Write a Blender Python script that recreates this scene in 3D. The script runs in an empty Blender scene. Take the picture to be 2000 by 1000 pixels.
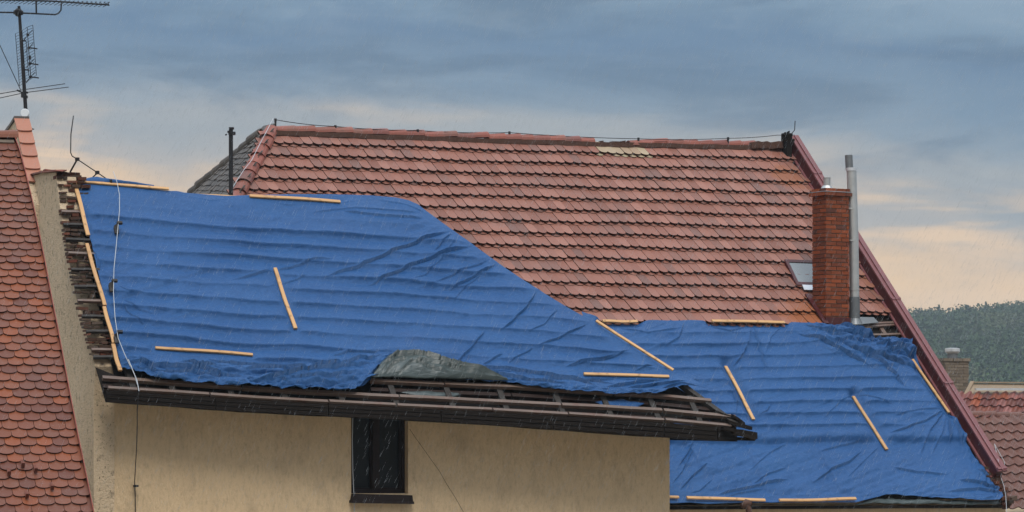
import bpy, math, random
import numpy as np
from mathutils import Vector, Matrix
R = math.radians
random.seed(7); RS = np.random.RandomState(11)
scene = bpy.context.scene
col = scene.collection

# ------------------------------------------------------------------ camera
F = 5000.0; HZ = 800.0; CAMZ = 9.0          # focal length in photo pixels, horizon row, eye height
cam_d = bpy.data.cameras.new('camera'); cam = bpy.data.objects.new('camera', cam_d); col.objects.link(cam)
cam.location = (0, 0, CAMZ); cam.rotation_euler = (R(90), 0, 0)
cam_d.sensor_width = 36; cam_d.lens = 36 * F / 2000.0; cam_d.shift_y = (HZ - 500) / 2000.0
cam_d.clip_start = 0.5; cam_d.clip_end = 6000
scene.camera = cam
scene.render.resolution_x = 1024; scene.render.resolution_y = 512
# ------------------------------------------------------------------ exposure
EXPO = 1.0
scene.view_settings.view_transform = 'Standard'; scene.view_settings.look = 'None'
scene.view_settings.exposure = EXPO; scene.view_settings.gamma = 1.0
# ------------------------------------------------------------------ sun
SUN_EL, SUN_AZ = R(53), R(168)              # azimuth from +Y, clockwise: behind the camera, to the left
sd = bpy.data.lights.new('sun', 'SUN'); sun = bpy.data.objects.new('sun', sd); col.objects.link(sun)
sd.energy = 1.1; sd.angle = R(22); sd.color = (1.0, .95, .88)
sv = Vector((math.sin(SUN_AZ) * math.cos(SUN_EL), math.cos(SUN_AZ) * math.cos(SUN_EL), math.sin(SUN_EL)))
sun.rotation_euler = sv.to_track_quat('Z', 'Y').to_euler()

# ------------------------------------------------------------------ node helpers
class NT:
    def __init__(s, tree): s.t = tree; s.n = tree.nodes; s.l = tree.links
    def new(s, typ, **kw):
        n = s.n.new(typ)
        for k, v in kw.items(): setattr(n, k, v)
        return n
    def put(s, sock, v):
        if v is None: return
        if hasattr(v, 'links') or isinstance(v, bpy.types.NodeSocket): s.l.new(v, sock)
        else:
            try: sock.default_value = v
            except Exception: sock.default_value = (*v, 1.0)
    def m(s, op, a, b=None, c=None, clamp=False):
        n = s.new('ShaderNodeMath', operation=op, use_clamp=clamp)
        s.put(n.inputs[0], a); s.put(n.inputs[1], b)
        if c is not None: s.put(n.inputs[2], c)
        return n.outputs[0]
    def mix(s, f, a, b, mode='MIX'):
        n = s.new('ShaderNodeMix', data_type='RGBA', blend_type=mode)
        s.put(n.inputs[0], f); s.put(n.inputs[6], a); s.put(n.inputs[7], b)
        return n.outputs[2]
    def ramp(s, f, stops, interp='LINEAR'):
        n = s.new('ShaderNodeValToRGB'); cr = n.color_ramp; cr.interpolation = interp
        while len(cr.elements) < len(stops): cr.elements.new(0.5)
        for e, (p, c) in zip(cr.elements, stops):
            e.position = p; e.color = (*c, 1) if len(c) == 3 else c
        s.put(n.inputs[0], f); return n.outputs[0]
    def noise(s, vec, scale, detail=4, rough=.55, dist=0):
        n = s.new('ShaderNodeTexNoise'); s.put(n.inputs['Vector'], vec)
        n.inputs['Scale'].default_value = scale; n.inputs['Detail'].default_value = detail
        n.inputs['Roughness'].default_value = rough; n.inputs['Distortion'].default_value = dist
        return n.outputs[0]
    def mapv(s, vec, scale=(1, 1, 1), loc=(0, 0, 0), rot=(0, 0, 0)):
        n = s.new('ShaderNodeMapping'); s.put(n.inputs[0], vec)
        n.inputs['Scale'].default_value = scale; n.inputs['Location'].default_value = loc
        n.inputs['Rotation'].default_value = rot
        return n.outputs[0]
    def ss(s, x, a, b):
        n = s.new('ShaderNodeMapRange', interpolation_type='SMOOTHSTEP')
        s.put(n.inputs[0], x); n.inputs[1].default_value = a; n.inputs[2].default_value = b
        n.inputs[3].default_value = 0; n.inputs[4].default_value = 1
        return n.outputs[0]

def px(r, g, b):                                # display colour of the photo -> scene-linear before exposure
    f = lambda c: (c / 255 / 12.92 if c / 255 < .04045 else ((c / 255 + .055) / 1.055) ** 2.4)
    return tuple(f(c) / 2 ** EXPO for c in (r, g, b))

# ------------------------------------------------------------------ world: Nishita sky behind an overcast cloud deck
world = bpy.data.worlds.new('World'); scene.world = world; world.use_nodes = True
w = NT(world.node_tree); w.n.clear()
tc = w.new('ShaderNodeTexCoord').outputs['Generated']
sx = w.new('ShaderNodeSeparateXYZ'); w.put(sx.inputs[0], tc)
el = w.m('ARCSINE', sx.outputs[2]); az = w.m('ARCTAN2', sx.outputs[0], sx.outputs[1])
cv = w.new('ShaderNodeCombineXYZ'); w.put(cv.inputs[0], az); w.put(cv.inputs[1], w.m('MULTIPLY', el, 3.0))
n1 = w.noise(cv.outputs[0], 7.0, 6, .55, .6)
n2 = w.noise(w.mapv(cv.outputs[0], (1, 1.4, 1), (3.1, 1.7, 0)), 22.0, 6, .6, .4)
azc = w.m('MINIMUM', w.m('MAXIMUM', az, -.35), .35)
tilt = w.m('MULTIPLY', w.m('MULTIPLY_ADD', azc, .11, -.016), w.m('MULTIPLY_ADD', w.ss(el, .09, .15), -.6, 1.0))
e2 = w.m('ADD', el, tilt)
e2 = w.m('ADD', e2, w.m('MULTIPLY', w.m('SUBTRACT', n1, .5), .055))
e2 = w.m('ADD', e2, w.m('MULTIPLY', w.m('SUBTRACT', n2, .5), .016))
K = .22                                         # ramp spans elevation -.02 .. .20
def ep(y, d=0): return min(1, max(0, ((HZ - y) / F + .02) / K))
base = w.ramp(w.m('DIVIDE', w.m('ADD', e2, .02), K), [
    (ep(700), px(226, 190, 152)), (ep(585), px(250, 208, 158)), (ep(530), px(226, 196, 164)), (ep(485), px(184, 177, 172)),
    (ep(400), px(160, 166, 172)), (ep(320), px(166, 170, 174)), (ep(262), px(138, 154, 170)), (ep(200), px(118, 142, 166)),
    (ep(110), px(102, 130, 160)), (ep(40), px(122, 148, 172)), (ep(-60), px(146, 168, 188)), (1.0, px(150, 164, 180))])
# warm thin places in the low cloud
nw = w.noise(w.mapv(cv.outputs[0], (1, 2.0, 1), (7.3, 2.2, 0)), 9.0, 5, .5, .3)
warm = w.m('MULTIPLY', w.ss(nw, .45, .60), w.m('SUBTRACT', 1.0, w.ss(e2, .06, .11)))
base = w.mix(w.m('MULTIPLY', warm, .8), base, px(250, 212, 170))
# darker blue grey bellies higher up
nd = w.noise(w.mapv(cv.outputs[0], (1, 1.8, 1), (1.3, 5.2, 0)), 6.5, 6, .6, .5)
dk = w.m('MULTIPLY', w.ss(nd, .45, .62), w.ss(e2, .07, .11))
base = w.mix(w.m('MULTIPLY', dk, .6), base, px(88, 112, 138))
lt = w.m('MULTIPLY', w.ss(n2, .5, .7), w.ss(e2, .06, .1))
base = w.mix(w.m('MULTIPLY', lt, .14), base, px(168, 182, 194))
# an overcast sky is brighter towards the zenith
zen = w.ss(el, .2, 1.0)
hi = w.mix(zen, px(165, 175, 188), tuple(c * 3.2 for c in px(176, 184, 194)))
cloud = w.mix(w.ss(el, .17, .3), base, hi)
sky = w.new('ShaderNodeTexSky', sky_type='NISHITA', sun_disc=False, sun_elevation=SUN_EL, sun_rotation=SUN_AZ)
bg1 = w.new('ShaderNodeBackground'); w.put(bg1.inputs[0], sky.outputs[0]); bg1.inputs[1].default_value = .05
bg2 = w.new('ShaderNodeBackground'); w.put(bg2.inputs[0], cloud); bg2.inputs[1].default_value = 1.0
mx = w.new('ShaderNodeMixShader'); mx.inputs[0].default_value = .92
w.l.new(bg1.outputs[0], mx.inputs[1]); w.l.new(bg2.outputs[0], mx.inputs[2])
wo = w.new('ShaderNodeOutputWorld'); w.l.new(mx.outputs[0], wo.inputs[0])

# ------------------------------------------------------------------ materials
def material(name, build):
    m = bpy.data.materials.new(name); m.use_nodes = True; t = NT(m.node_tree); t.n.clear()
    b = t.new('ShaderNodeBsdfPrincipled'); o = t.new('ShaderNodeOutputMaterial'); t.l.new(b.outputs[0], o.inputs[0])
    pos = t.new('ShaderNodeNewGeometry').outputs['Position']
    build(t, b, pos); return m
def bump(t, b, h, strength, dist):
    n = t.new('ShaderNodeBump'); n.inputs['Strength'].default_value = strength; n.inputs['Distance'].default_value = dist
    t.put(n.inputs['Height'], h); t.l.new(n.outputs[0], b.inputs['Normal'])
def plain(name, c, rough=.6, metal=0, var=.25, scale=6, bmp=.0, spec=.3):
    def f(t, b, p):
        n = t.noise(p, scale, 5, .6)
        t.put(b.inputs['Base Color'], t.mix(n, tuple(x * (1 - var) for x in c), tuple(x * (1 + var) for x in c)))
        b.inputs['Roughness'].default_value = rough; b.inputs['Metallic'].default_value = metal
        b.inputs['Specular IOR Level'].default_value = spec
        if bmp: bump(t, b, t.noise(p, scale * 8, 4), bmp, .02)
    return material(name, f)
def tilemat(name, cols, dirt, dirtamt=.35, rough=.5, rust=None):
    def f(t, b, p):
        g = t.new('ShaderNodeNewGeometry').outputs['Random Per Island']
        c = t.ramp(g, [(i / (len(cols) - 1), k) for i, k in enumerate(cols)])
        n = t.ss(t.noise(p, 1.3, 6, .65), .45, .7)
        c = t.mix(t.m('MULTIPLY', n, dirtamt), c, dirt)
        n2 = t.ss(t.noise(p, 14, 5, .7), .55, .75)
        c = t.mix(t.m('MULTIPLY', n2, dirtamt * .8), c, tuple(x * .5 for x in dirt))
        n3 = t.ss(t.noise(p, 45, 3, .6), .60, .72)
        c = t.mix(t.m('MULTIPLY', n3, .25), c, (.34, .30, .24))
        if rust:
            for (q, rad, cc) in rust:
                d = t.new('ShaderNodeVectorMath', operation='DISTANCE'); t.put(d.inputs[0], p); d.inputs[1].default_value = q
                k = t.m('ADD', d.outputs['Value'], t.m('MULTIPLY', t.m('SUBTRACT', t.noise(p, 3.5, 4, .7), .5), rad * 1.4))
                k = t.m('SUBTRACT', 1.0, t.ss(k, rad * .35, rad))
                c = t.mix(t.m('MULTIPLY', k, .85), c, cc)
        t.put(b.inputs['Base Color'], c)
        t.put(b.inputs['Roughness'], t.m('MULTIPLY_ADD', t.noise(p, 20, 3), .35, rough - .15))
        b.inputs['Specular IOR Level'].default_value = .26
        bump(t, b, t.noise(p, 60, 4, .6), .35, .006)
    return material(name, f)
# ------------------------------------------------------------------ projection and planes
def ray(x, y): return Vector(((x - 1000) / F, 1.0, (HZ - y) / F))
C0 = Vector((0, 0, CAMZ))
def at(x, y, Y): return C0 + ray(x, y) * Y
class Plane:
    def __init__(s, p0, u, d):
        s.p = Vector(p0); s.u = Vector(u).normalized(); s.d = Vector(d).normalized(); s.n = s.u.cross(s.d).normalized()
        if s.n.y > 0: s.n = -s.n
    def cast(s, x, y, off=0.0):
        r = ray(x, y); k = (s.p - C0).dot(s.n) / r.dot(s.n)
        return C0 + r * k + s.n * off
    def st(s, P): v = P - s.p; return v.dot(s.u), v.dot(s.d)
    def pt(s, a, b, off=0.0): return s.p + s.u * a + s.d * b + s.n * off
    def castn(s, X, Yp, off):                   # numpy arrays of pixels, height field off
        rx = (X - 1000) / F; rz = (HZ - Yp) / F
        k = (s.p - C0).dot(s.n) / (rx * s.n.x + s.n.y + rz * s.n.z)
        return np.stack([rx * k + s.n.x * off, k + s.n.y * off, CAMZ + rz * k + s.n.z * off], -1)
def roofplane(al, p, anchor):
    a, p = R(al), R(p)
    return Plane(anchor, (math.cos(a), math.sin(a), 0), (math.cos(p) * math.sin(a), -math.cos(p) * math.cos(a), -math.sin(p)))
AF, AB, AL = 22.6, 31.0, 18.6
uF = Vector((math.cos(R(AF)), math.sin(R(AF)), 0)); bF = Vector((-math.sin(R(AF)), math.cos(R(AF)), 0))
uB = Vector((math.cos(R(AB)), math.sin(R(AB)), 0)); bB = Vector((-math.sin(R(AB)), math.cos(R(AB)), 0))
uL = Vector((math.cos(R(AL)), math.sin(R(AL)), 0)); bL = Vector((-math.sin(R(AL)), math.cos(R(AL)), 0))
Z = Vector((0, 0, 1))
facade = Plane(at(686, 900, 38.0), uF, -Z)
PF = roofplane(AF, 45, at(700, 770, 37.25))
PB = roofplane(AB, 45, at(1310, 978, 41.8))
PL = roofplane(AL, 40, at(100, 700, 30.0))
def lerp(a, b, t): return a + (b - a) * t
def poly_y(pts, x): return float(np.interp(x, [p[0] for p in pts], [p[1] for p in pts]))
def poly_x(pts, y): return float(np.interp(y, [p[1] for p in pts], [p[0] for p in pts]))

# ------------------------------------------------------------------ mesh builder
class MB:
    rs = 1.0
    def __init__(s): s.v = []; s.f = []; s.mi = []; s.k = 0
    def add(s, vs, fs, mi=0):
        o = len(s.v); s.v += [tuple(v) for v in vs]; s.f += [tuple(o + i for i in f) for f in fs]; s.mi += [mi] * len(fs)
    def quad(s, a, b, c, d, mi=0): s.add([a, b, c, d], [(0, 1, 2, 3)], mi)
    def hexa(s, p, mi=0):                        # 8 points: bottom ring, top ring
        s.add(p, [(0, 3, 2, 1), (4, 5, 6, 7), (0, 1, 5, 4), (1, 2, 6, 5), (2, 3, 7, 6), (3, 0, 4, 7)], mi)
    def box(s, o, a, b, c, mi=0):                # corner o, edge vectors
        o, a, b, c = map(Vector, (o, a, b, c))
        s.hexa([o, o + a, o + a + b, o + b, o + c, o + a + c, o + a + b + c, o + b + c], mi)
    def beam(s, p, q, wv, hv, mi=0, jit=0, seg=1):   # bar from p to q, section vectors wv (width) hv (height), centred on width
        p, q, wv, hv = map(Vector, (p, q, wv, hv)); rings = []
        for i in range(seg + 1):
            c = p.lerp(q, i / seg)
            if jit: c = c + wv * random.uniform(-jit, jit) + hv * random.uniform(-jit, jit)
            rings.append([c - wv / 2, c + wv / 2, c + wv / 2 + hv, c - wv / 2 + hv])
        vs = [x for r in rings for x in r]; fs = [(0, 1, 2, 3), tuple(4 * seg + i for i in (3, 2, 1, 0))]
        for i in range(seg):
            for j in range(4):
                a = 4 * i + j; b = 4 * i + (j + 1) % 4; fs.append((a, a + 4, b + 4, b))
        s.add(vs, fs, mi)
    def tube(s, pts, r, n=8, mi=0, caps=True):
        pts = [Vector(p) for p in pts]; rs = [q * MB.rs for q in (r if isinstance(r, (list, tuple)) else [r] * len(pts))]
        t0 = (pts[1] - pts[0]).normalized(); a = t0.orthogonal().normalized(); vs = []
        for i, p in enumerate(pts):
            t = (pts[min(i + 1, len(pts) - 1)] - pts[max(i - 1, 0)]).normalized()
            a = (a - t * a.dot(t)).normalized(); b = t.cross(a)
            vs += [p + (a * math.cos(2 * math.pi * j / n) + b * math.sin(2 * math.pi * j / n)) * rs[i] for j in range(n)]
        fs = [(i * n + j, i * n + (j + 1) % n, (i + 1) * n + (j + 1) % n, (i + 1) * n + j) for i in range(len(pts) - 1) for j in range(n)]
        if caps: fs += [tuple(reversed(range(n))), tuple((len(pts) - 1) * n + j for j in range(n))]
        s.add(vs, fs, mi)
    def prism(s, ring, ext, mi=0):
        n = len(ring); ring = [Vector(p) for p in ring]; e = Vector(ext)
        s.add(ring + [p + e for p in ring], [tuple(range(n)), tuple(reversed(range(n, 2 * n)))] +
              [(i, i + n, (i + 1) % n + n, (i + 1) % n) for i in range(n)], mi)
    def build(s, name, mats, parent=None, smooth=False, origin=None):
        me = bpy.data.meshes.new(name)
        mats = mats if isinstance(mats, (list, tuple)) else [mats]
        if parent is not None: o0 = Vector(parent['_o'])
        else:
            o0 = Vector(origin) if origin is not None else Vector((sum(v[0] for v in s.v) / len(s.v), sum(v[1] for v in s.v) / len(s.v), min(v[2] for v in s.v)))
        me.from_pydata([(v[0] - o0.x, v[1] - o0.y, v[2] - o0.z) for v in s.v], [], s.f)
        for m in mats: me.materials.append(m)
        me.polygons.foreach_set('material_index', s.mi)
        if smooth: me.polygons.foreach_set('use_smooth', [True] * len(s.f))
        me.update()
        return link(name, me, parent, o0)
def link(name, me, parent, o0):
    o = bpy.data.objects.new(name, me); col.objects.link(o)
    o['_o'] = tuple(o0)
    if parent is not None: o.parent = parent
    else: o.location = o0
    return o
def gridmesh(name, P, mat, parent=None, thick=None, smooth=True):       # P: rows x cols x 3
    h, wd = P.shape[:2]; o0 = Vector(parent['_o']) if parent is not None else Vector((float(P[..., 0].mean()), float(P[..., 1].mean()), float(P[..., 2].min())))
    V = (P.reshape(-1, 3) - np.array(o0))
    i = np.arange(h - 1)[:, None] * wd + np.arange(wd - 1)[None, :]
    Fc = np.stack([i, i + wd, i + wd + 1, i + 1], -1).reshape(-1, 4)
    me = bpy.data.meshes.new(name); me.from_pydata(V.tolist(), [], Fc.tolist()); me.materials.append(mat)
    if smooth: me.polygons.foreach_set('use_smooth', [True] * len(me.polygons))
    me.update(); o = link(name, me, parent, o0)
    if thick:
        md = o.modifiers.new('thickness', 'SOLIDIFY'); md.thickness = thick; md.offset = -1
    return o
def tag(o, label=None, cat=None, group=None, kind=None):
    for k, v in (('label', label), ('category', cat), ('group', group), ('kind', kind)):
        if v: o[k] = v
    return o
def thing(name, loc, label, cat, group=None):
    o = bpy.data.objects.new(name, None); col.objects.link(o); o.location = loc; o['_o'] = tuple(loc); o.empty_display_size = .3
    return tag(o, label, cat, group)

# numpy value noise
TB = RS.rand(256, 256)
def vnoise(x, y):
    xi = np.floor(x).astype(int); yi = np.floor(y).astype(int); fx = x - xi; fy = y - yi
    fx = fx * fx * (3 - 2 * fx); fy = fy * fy * (3 - 2 * fy)
    g = lambda a, b: TB[a % 256, b % 256]
    return (g(xi, yi) * (1 - fx) * (1 - fy) + g(xi + 1, yi) * fx * (1 - fy) + g(xi, yi + 1) * (1 - fx) * fy + g(xi + 1, yi + 1) * fx * fy) - .5
def fbm(x, y, o=4):
    r = 0; a = 1
    for k in range(o): r = r + a * vnoise(x * 2 ** k + 17.3 * k, y * 2 ** k + 5.1 * k); a *= .5
    return r

# ------------------------------------------------------------------ material library
P_CH = PB.cast(1620, 640); P_SK = PB.cast(1560, 575); P_TP = PB.cast(1545, 320)
M = {}
M['tile_pink'] = tilemat('aged_pink_clay_tile', [(.175, .068, .045), (.235, .097, .068), (.285, .128, .093), (.20, .08, .055), (.25, .105, .073), (.155, .078, .062)], (.17, .10, .085), .4, .5,
    rust=[(PB.cast(1600, 640), 1.0, (.26, .085, .03)), (PB.cast(1538, 350), .5, (.24, .09, .045)), (PB.cast(1710, 560), .45, (.24, .1, .06))])
M['tile_edge'] = plain('shade_line_tile_edge', (.045, .018, .012), .9, 0, .5, 9, 0, .1)  # dark edge tone paints in the shade lines around each tile
M['tile_pale'] = tilemat('lichen_pale_tile', [(.40, .34, .22), (.30, .20, .13)], (.2, .14, .1), .3)
M['ridge_pink'] = tilemat('ridge_clay', [(.21, .065, .045), (.27, .09, .065), (.16, .06, .05)], (.12, .09, .07), .5)
M['tile_red'] = tilemat('wet_red_clay_tile', [(.14, .042, .018), (.17, .052, .024), (.105, .034, .02), (.15, .052, .028), (.20, .052, .016)], (.13, .07, .055), .35, .42)
M['coping_orange'] = tilemat('orange_coping_tile', [(.31, .125, .078), (.37, .16, .10)], (.3, .14, .09), .25, .5)
M['slate'] = tilemat('grey_weathered_tile', [(.065, .056, .05), (.10, .088, .078), (.045, .042, .04)], (.15, .12, .09), .35, .55)
M['pantile'] = tilemat('brown_pantile', [(.12, .052, .038), (.15, .067, .05)], (.10, .065, .05), .45, .42)
M['pantile_red'] = tilemat('mixed_red_pantile', [(.20, .055, .035), (.30, .08, .035), (.12, .055, .05), (.16, .05, .04), (.38, .17, .15)], (.08, .045, .04), .5, .4)
def f_plaster(t, b, p):
    n = t.noise(p, .7, 5, .6); n2 = t.noise(t.mapv(p, (1, 1, .35)), 3.2, 6, .65)
    c = t.mix(n, (.60, .435, .26), (.74, .56, .35))
    c = t.mix(t.m('MULTIPLY', t.ss(n2, .45, .75), .5), c, (.40, .30, .195))
    n3 = t.noise(t.mapv(p, (1, 1, .4), rot=(0, .45, 0)), 22, 5, .75)
    c = t.mix(t.m('MULTIPLY', t.ss(n3, .44, .74), .42), c, (.32, .235, .145))
    c = t.mix(t.m('MULTIPLY', t.ss(t.noise(t.mapv(p, (1, 1, .5), (4, 2, 1), (0, .35, 0)), 30, 4, .7), .55, .75), .4), c, (.82, .66, .45))
    t.put(b.inputs['Base Color'], c); b.inputs['Roughness'].default_value = .85; b.inputs['Specular IOR Level'].default_value = .25
    bump(t, b, t.noise(t.mapv(p, (1, 1, .45), rot=(0, .5, 0)), 22, 6, .8), .8, .045)
M['plaster'] = material('sand_coloured_render', f_plaster)
def f_rough(t, b, p):
    c = t.mix(t.noise(p, 1.1, 5, .6), (.56, .43, .28), (.74, .58, .40))
    c = t.mix(t.m('MULTIPLY', t.ss(t.noise(p, 9, 6, .75), .52, .66), .6), c, (.16, .125, .085))
    c = t.mix(t.m('MULTIPLY', t.ss(t.noise(p, 30, 3, .6), .60, .68), .75), c, (.10, .07, .045))
    t.put(b.inputs['Base Color'], c); b.inputs['Roughness'].default_value = .95; b.inputs['Specular IOR Level'].default_value = .2
    bump(t, b, t.noise(p, 24, 6, .75), 1.0, .05)
M['rough_plaster'] = material('weathered_rough_render', f_rough)
def wood(name, c1, c2, sc, rough=.6, knots=True):
    def f(t, b, p):
        o = t.new('ShaderNodeTexCoord').outputs['Object']
        g = t.noise(t.mapv(o, (1.2, 26, 26)), sc, 5, .6, .4)
        rnd = t.new('ShaderNodeObjectInfo').outputs['Random']
        c = t.mix(g, c1, c2)
        c = t.mix(t.m('MULTIPLY', t.ss(t.noise(t.mapv(o, (5, 9, 9)), 1.6, 3, .6), .60, .70), .6), c, tuple(x * .42 for x in c1))
        c = t.mix(t.m('MULTIPLY', t.ss(t.noise(t.mapv(o, (2.5, 6, 6), (3, 1, 2)), 1.2, 4, .7), .48, .7), .5), c, tuple(x * .5 for x in c1))
        c = t.mix(t.m('MULTIPLY', rnd, .4), c, tuple(x * .65 for x in c1))
        t.put(b.inputs['Base Color'], c); b.inputs['Roughness'].default_value = rough
        bump(t, b, g, .4, .004)
    return material(name, f)
M['pine'] = wood('new_pine_batten', (.42, .215, .075), (.66, .40, .18), 1.0)
def f_oldwood(t, b, p):
    g = t.noise(t.mapv(p, (1.5, 1.5, 22)), 1.4, 6, .65, .3)
    c = t.mix(g, (.005, .004, .0035), (.020, .015, .012))
    c = t.mix(t.m('MULTIPLY', t.ss(t.noise(p, 7, 5, .7), .58, .7), .3), c, (.05, .038, .03))
    t.put(b.inputs['Base Color'], c); b.inputs['Roughness'].default_value = .85; b.inputs['Specular IOR Level'].default_value = .12; bump(t, b, g, .7, .01)
M['old_wood'] = material('blackened_old_wood', f_oldwood)
def f_lathe(t, b, p):
    g = t.noise(t.mapv(p, (1, 1, 18)), 2.2, 6, .7, .3)
    c = t.mix(g, (.04, .026, .02), (.20, .135, .10))
    c = t.mix(t.m('MULTIPLY', t.ss(t.noise(p, 4, 5, .7), .5, .66), .7), c, (.10, .045, .03))
    t.put(b.inputs['Base Color'], c); b.inputs['Roughness'].default_value = .5; bump(t, b, g, .6, .008)
M['old_lath'] = material('wet_brown_old_lath', f_lathe)
M['grey_wood'] = plain('weathered_grey_wood', (.045, .041, .038), .8, 0, .55, 12, .4, .2)
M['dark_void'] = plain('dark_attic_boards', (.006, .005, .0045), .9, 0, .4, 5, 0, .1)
def f_tarp(t, b, p):
    c = t.mix(t.noise(p, .9, 4, .6), (.012, .060, .180), (.022, .092, .245))
    c = t.mix(t.m('MULTIPLY', t.ss(t.noise(t.mapv(p, (2.6, 2.6, .8), rot=(0, .45, 0)), 12, 5, .75), .5, .72), .40), c, (.05, .145, .33))
    c = t.mix(t.m('MULTIPLY', t.ss(t.noise(t.mapv(p, (2.6, 2.6, .8), (5, 1, 2), (0, .45, 0)), 14, 5, .75), .5, .72), .45), c, (.006, .034, .105))
    c = t.mix(t.m('MULTIPLY', t.ss(t.noise(p, 2.3, 6, .7), .55, .75), .18), c, (.05, .085, .20))
    t.put(b.inputs['Base Color'], c)
    t.put(b.inputs['Roughness'], t.m('MULTIPLY_ADD', t.noise(p, 9, 5, .7), .35, .30))
    b.inputs['Specular IOR Level'].default_value = .25
    wv = t.m('ADD', t.noise(p, 55, 4, .7), t.m('MULTIPLY', t.noise(p, 12, 5, .65), 1.4))
    bump(t, b, wv, .8, .016)
M['tarp'] = material('blue_woven_tarpaulin', f_tarp)
def f_under(t, b, p):
    c = t.mix(t.noise(p, 2.5, 5, .6), (.028, .04, .042), (.075, .10, .10))
    t.put(b.inputs['Base Color'], c); b.inputs['Roughness'].default_value = .45
    bump(t, b, t.noise(t.mapv(p, (1, 1, 3)), 6, 4, .55), .6, .03)
M['tarp_under'] = material('grey_green_tarp_underside', f_under)
M['steel'] = plain('dull_stainless_steel', (.46, .47, .46), .38, .75, .25, 5)
M['steel_dark'] = plain('sooty_steel', (.16, .17, .175), .5, .6, .3, 5)
M['zinc'] = plain('bright_zinc', (.62, .64, .66), .35, .7, .2, 5)
M['red_sheet'] = plain('dark_red_shaded_sheet', (.065, .016, .017), .4, 0, .3, 3, .1)  # dark red sheet, lowered further to paint shade on the parapet's inner face
M['red_cap'] = plain('lit_red_sheet', (.165, .062, .064), .38, 0, .25, 3, .1)  # paler copy of the red sheet, light on the cap put into its colour
M['black'] = plain('black_iron', (.018, .018, .020), .5, .3, .3, 8)
M['wire_grey'] = plain('aluminium_wire', (.40, .42, .44), .5, .2, .15, 8)
M['white_dish'] = plain('white_enamel', (.62, .65, .66), .4, 0, .08, 8)
M['copper'] = plain('tan_flashing', (.26, .195, .13), .45, .2, .35, 3, .2)
M['glass'] = plain('sky_reflecting_glass', (.12, .14, .145), .12, 0, .1, 2, 0, 1.0)
M['dark_glass'] = plain('dirty_dark_glass', (.006, .008, .009), .45, 0, .5, 6, .2, .2)
M['window_wood'] = plain('dark_brown_frame', (.016, .010, .009), .7, 0, .4, 9, .3, .2)
M['mortar'] = plain('grey_mortar', (.14, .11, .085), .95, 0, .35, 20, .5)
M['moss'] = plain('mossy_mortar', (.085, .045, .032), .95, 0, .5, 20, .8)
def brickmat(name, cols, sp=.35):
    def f(t, b, p):
        g = t.new('ShaderNodeNewGeometry').outputs['Random Per Island']
        c = t.ramp(g, [(i / (len(cols) - 1), k) for i, k in enumerate(cols)])
        c = t.mix(t.m('MULTIPLY', t.ss(t.noise(p, 12, 5, .7), .5, .7), sp), c, (.08, .035, .02))
        t.put(b.inputs['Base Color'], c); b.inputs['Roughness'].default_value = .85; b.inputs['Specular IOR Level'].default_value = .15
        bump(t, b, t.noise(p, 40, 5, .7), .7, .012)
    return material(name, f)
M['brick'] = brickmat('red_brick', [(.19, .048, .02), (.245, .064, .026), (.12, .034, .018), (.21, .054, .02), (.08, .034, .026)])
M['brick_grey'] = brickmat('grey_brown_brick', [(.15, .12, .09), (.20, .16, .12), (.12, .10, .08)], .4)
M['brick_old'] = brickmat('broken_old_brick', [(.11, .036, .022), (.055, .026, .018), (.095, .068, .05), (.035, .027, .022), (.075, .042, .03), (.14, .046, .026)], .75)

# ------------------------------------------------------------------ ground, hill, forest
def build_land():
    b = MB(); b.quad((-3000, -400, 0), (3000, -400, 0), (3000, 3500, 0), (-3000, 3500, 0))
    g = b.build('ground', plain('paved_ground', (.24, .22, .18), .95, 0, .4, .05), origin=(0, 0, 0)); tag(g, kind='structure')
    xs = np.linspace(-900, 900, 91); ys = np.linspace(380, 1300, 60); X, Y = np.meshgrid(xs, ys)
    Zz = hillz(X, Y)
    h = gridmesh('hill', np.stack([X, Y, Zz], -1), plain('wooded_slope', (.022, .035, .018), 1, 0, .5, .02)); tag(h, kind='structure')
def hillz(X, Y):
    s = np.clip((Y - 450) / 480.0, 0, 1); s = s * s * (3 - 2 * s)
    rise = 36.5 + 2.4 * np.clip((X - 150) / 40.0, -3, 1.2) + 3.0 * vnoise(X / 60.0 + 3, Y / 90.0)
    return s * rise - .5
build_land()
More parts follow.
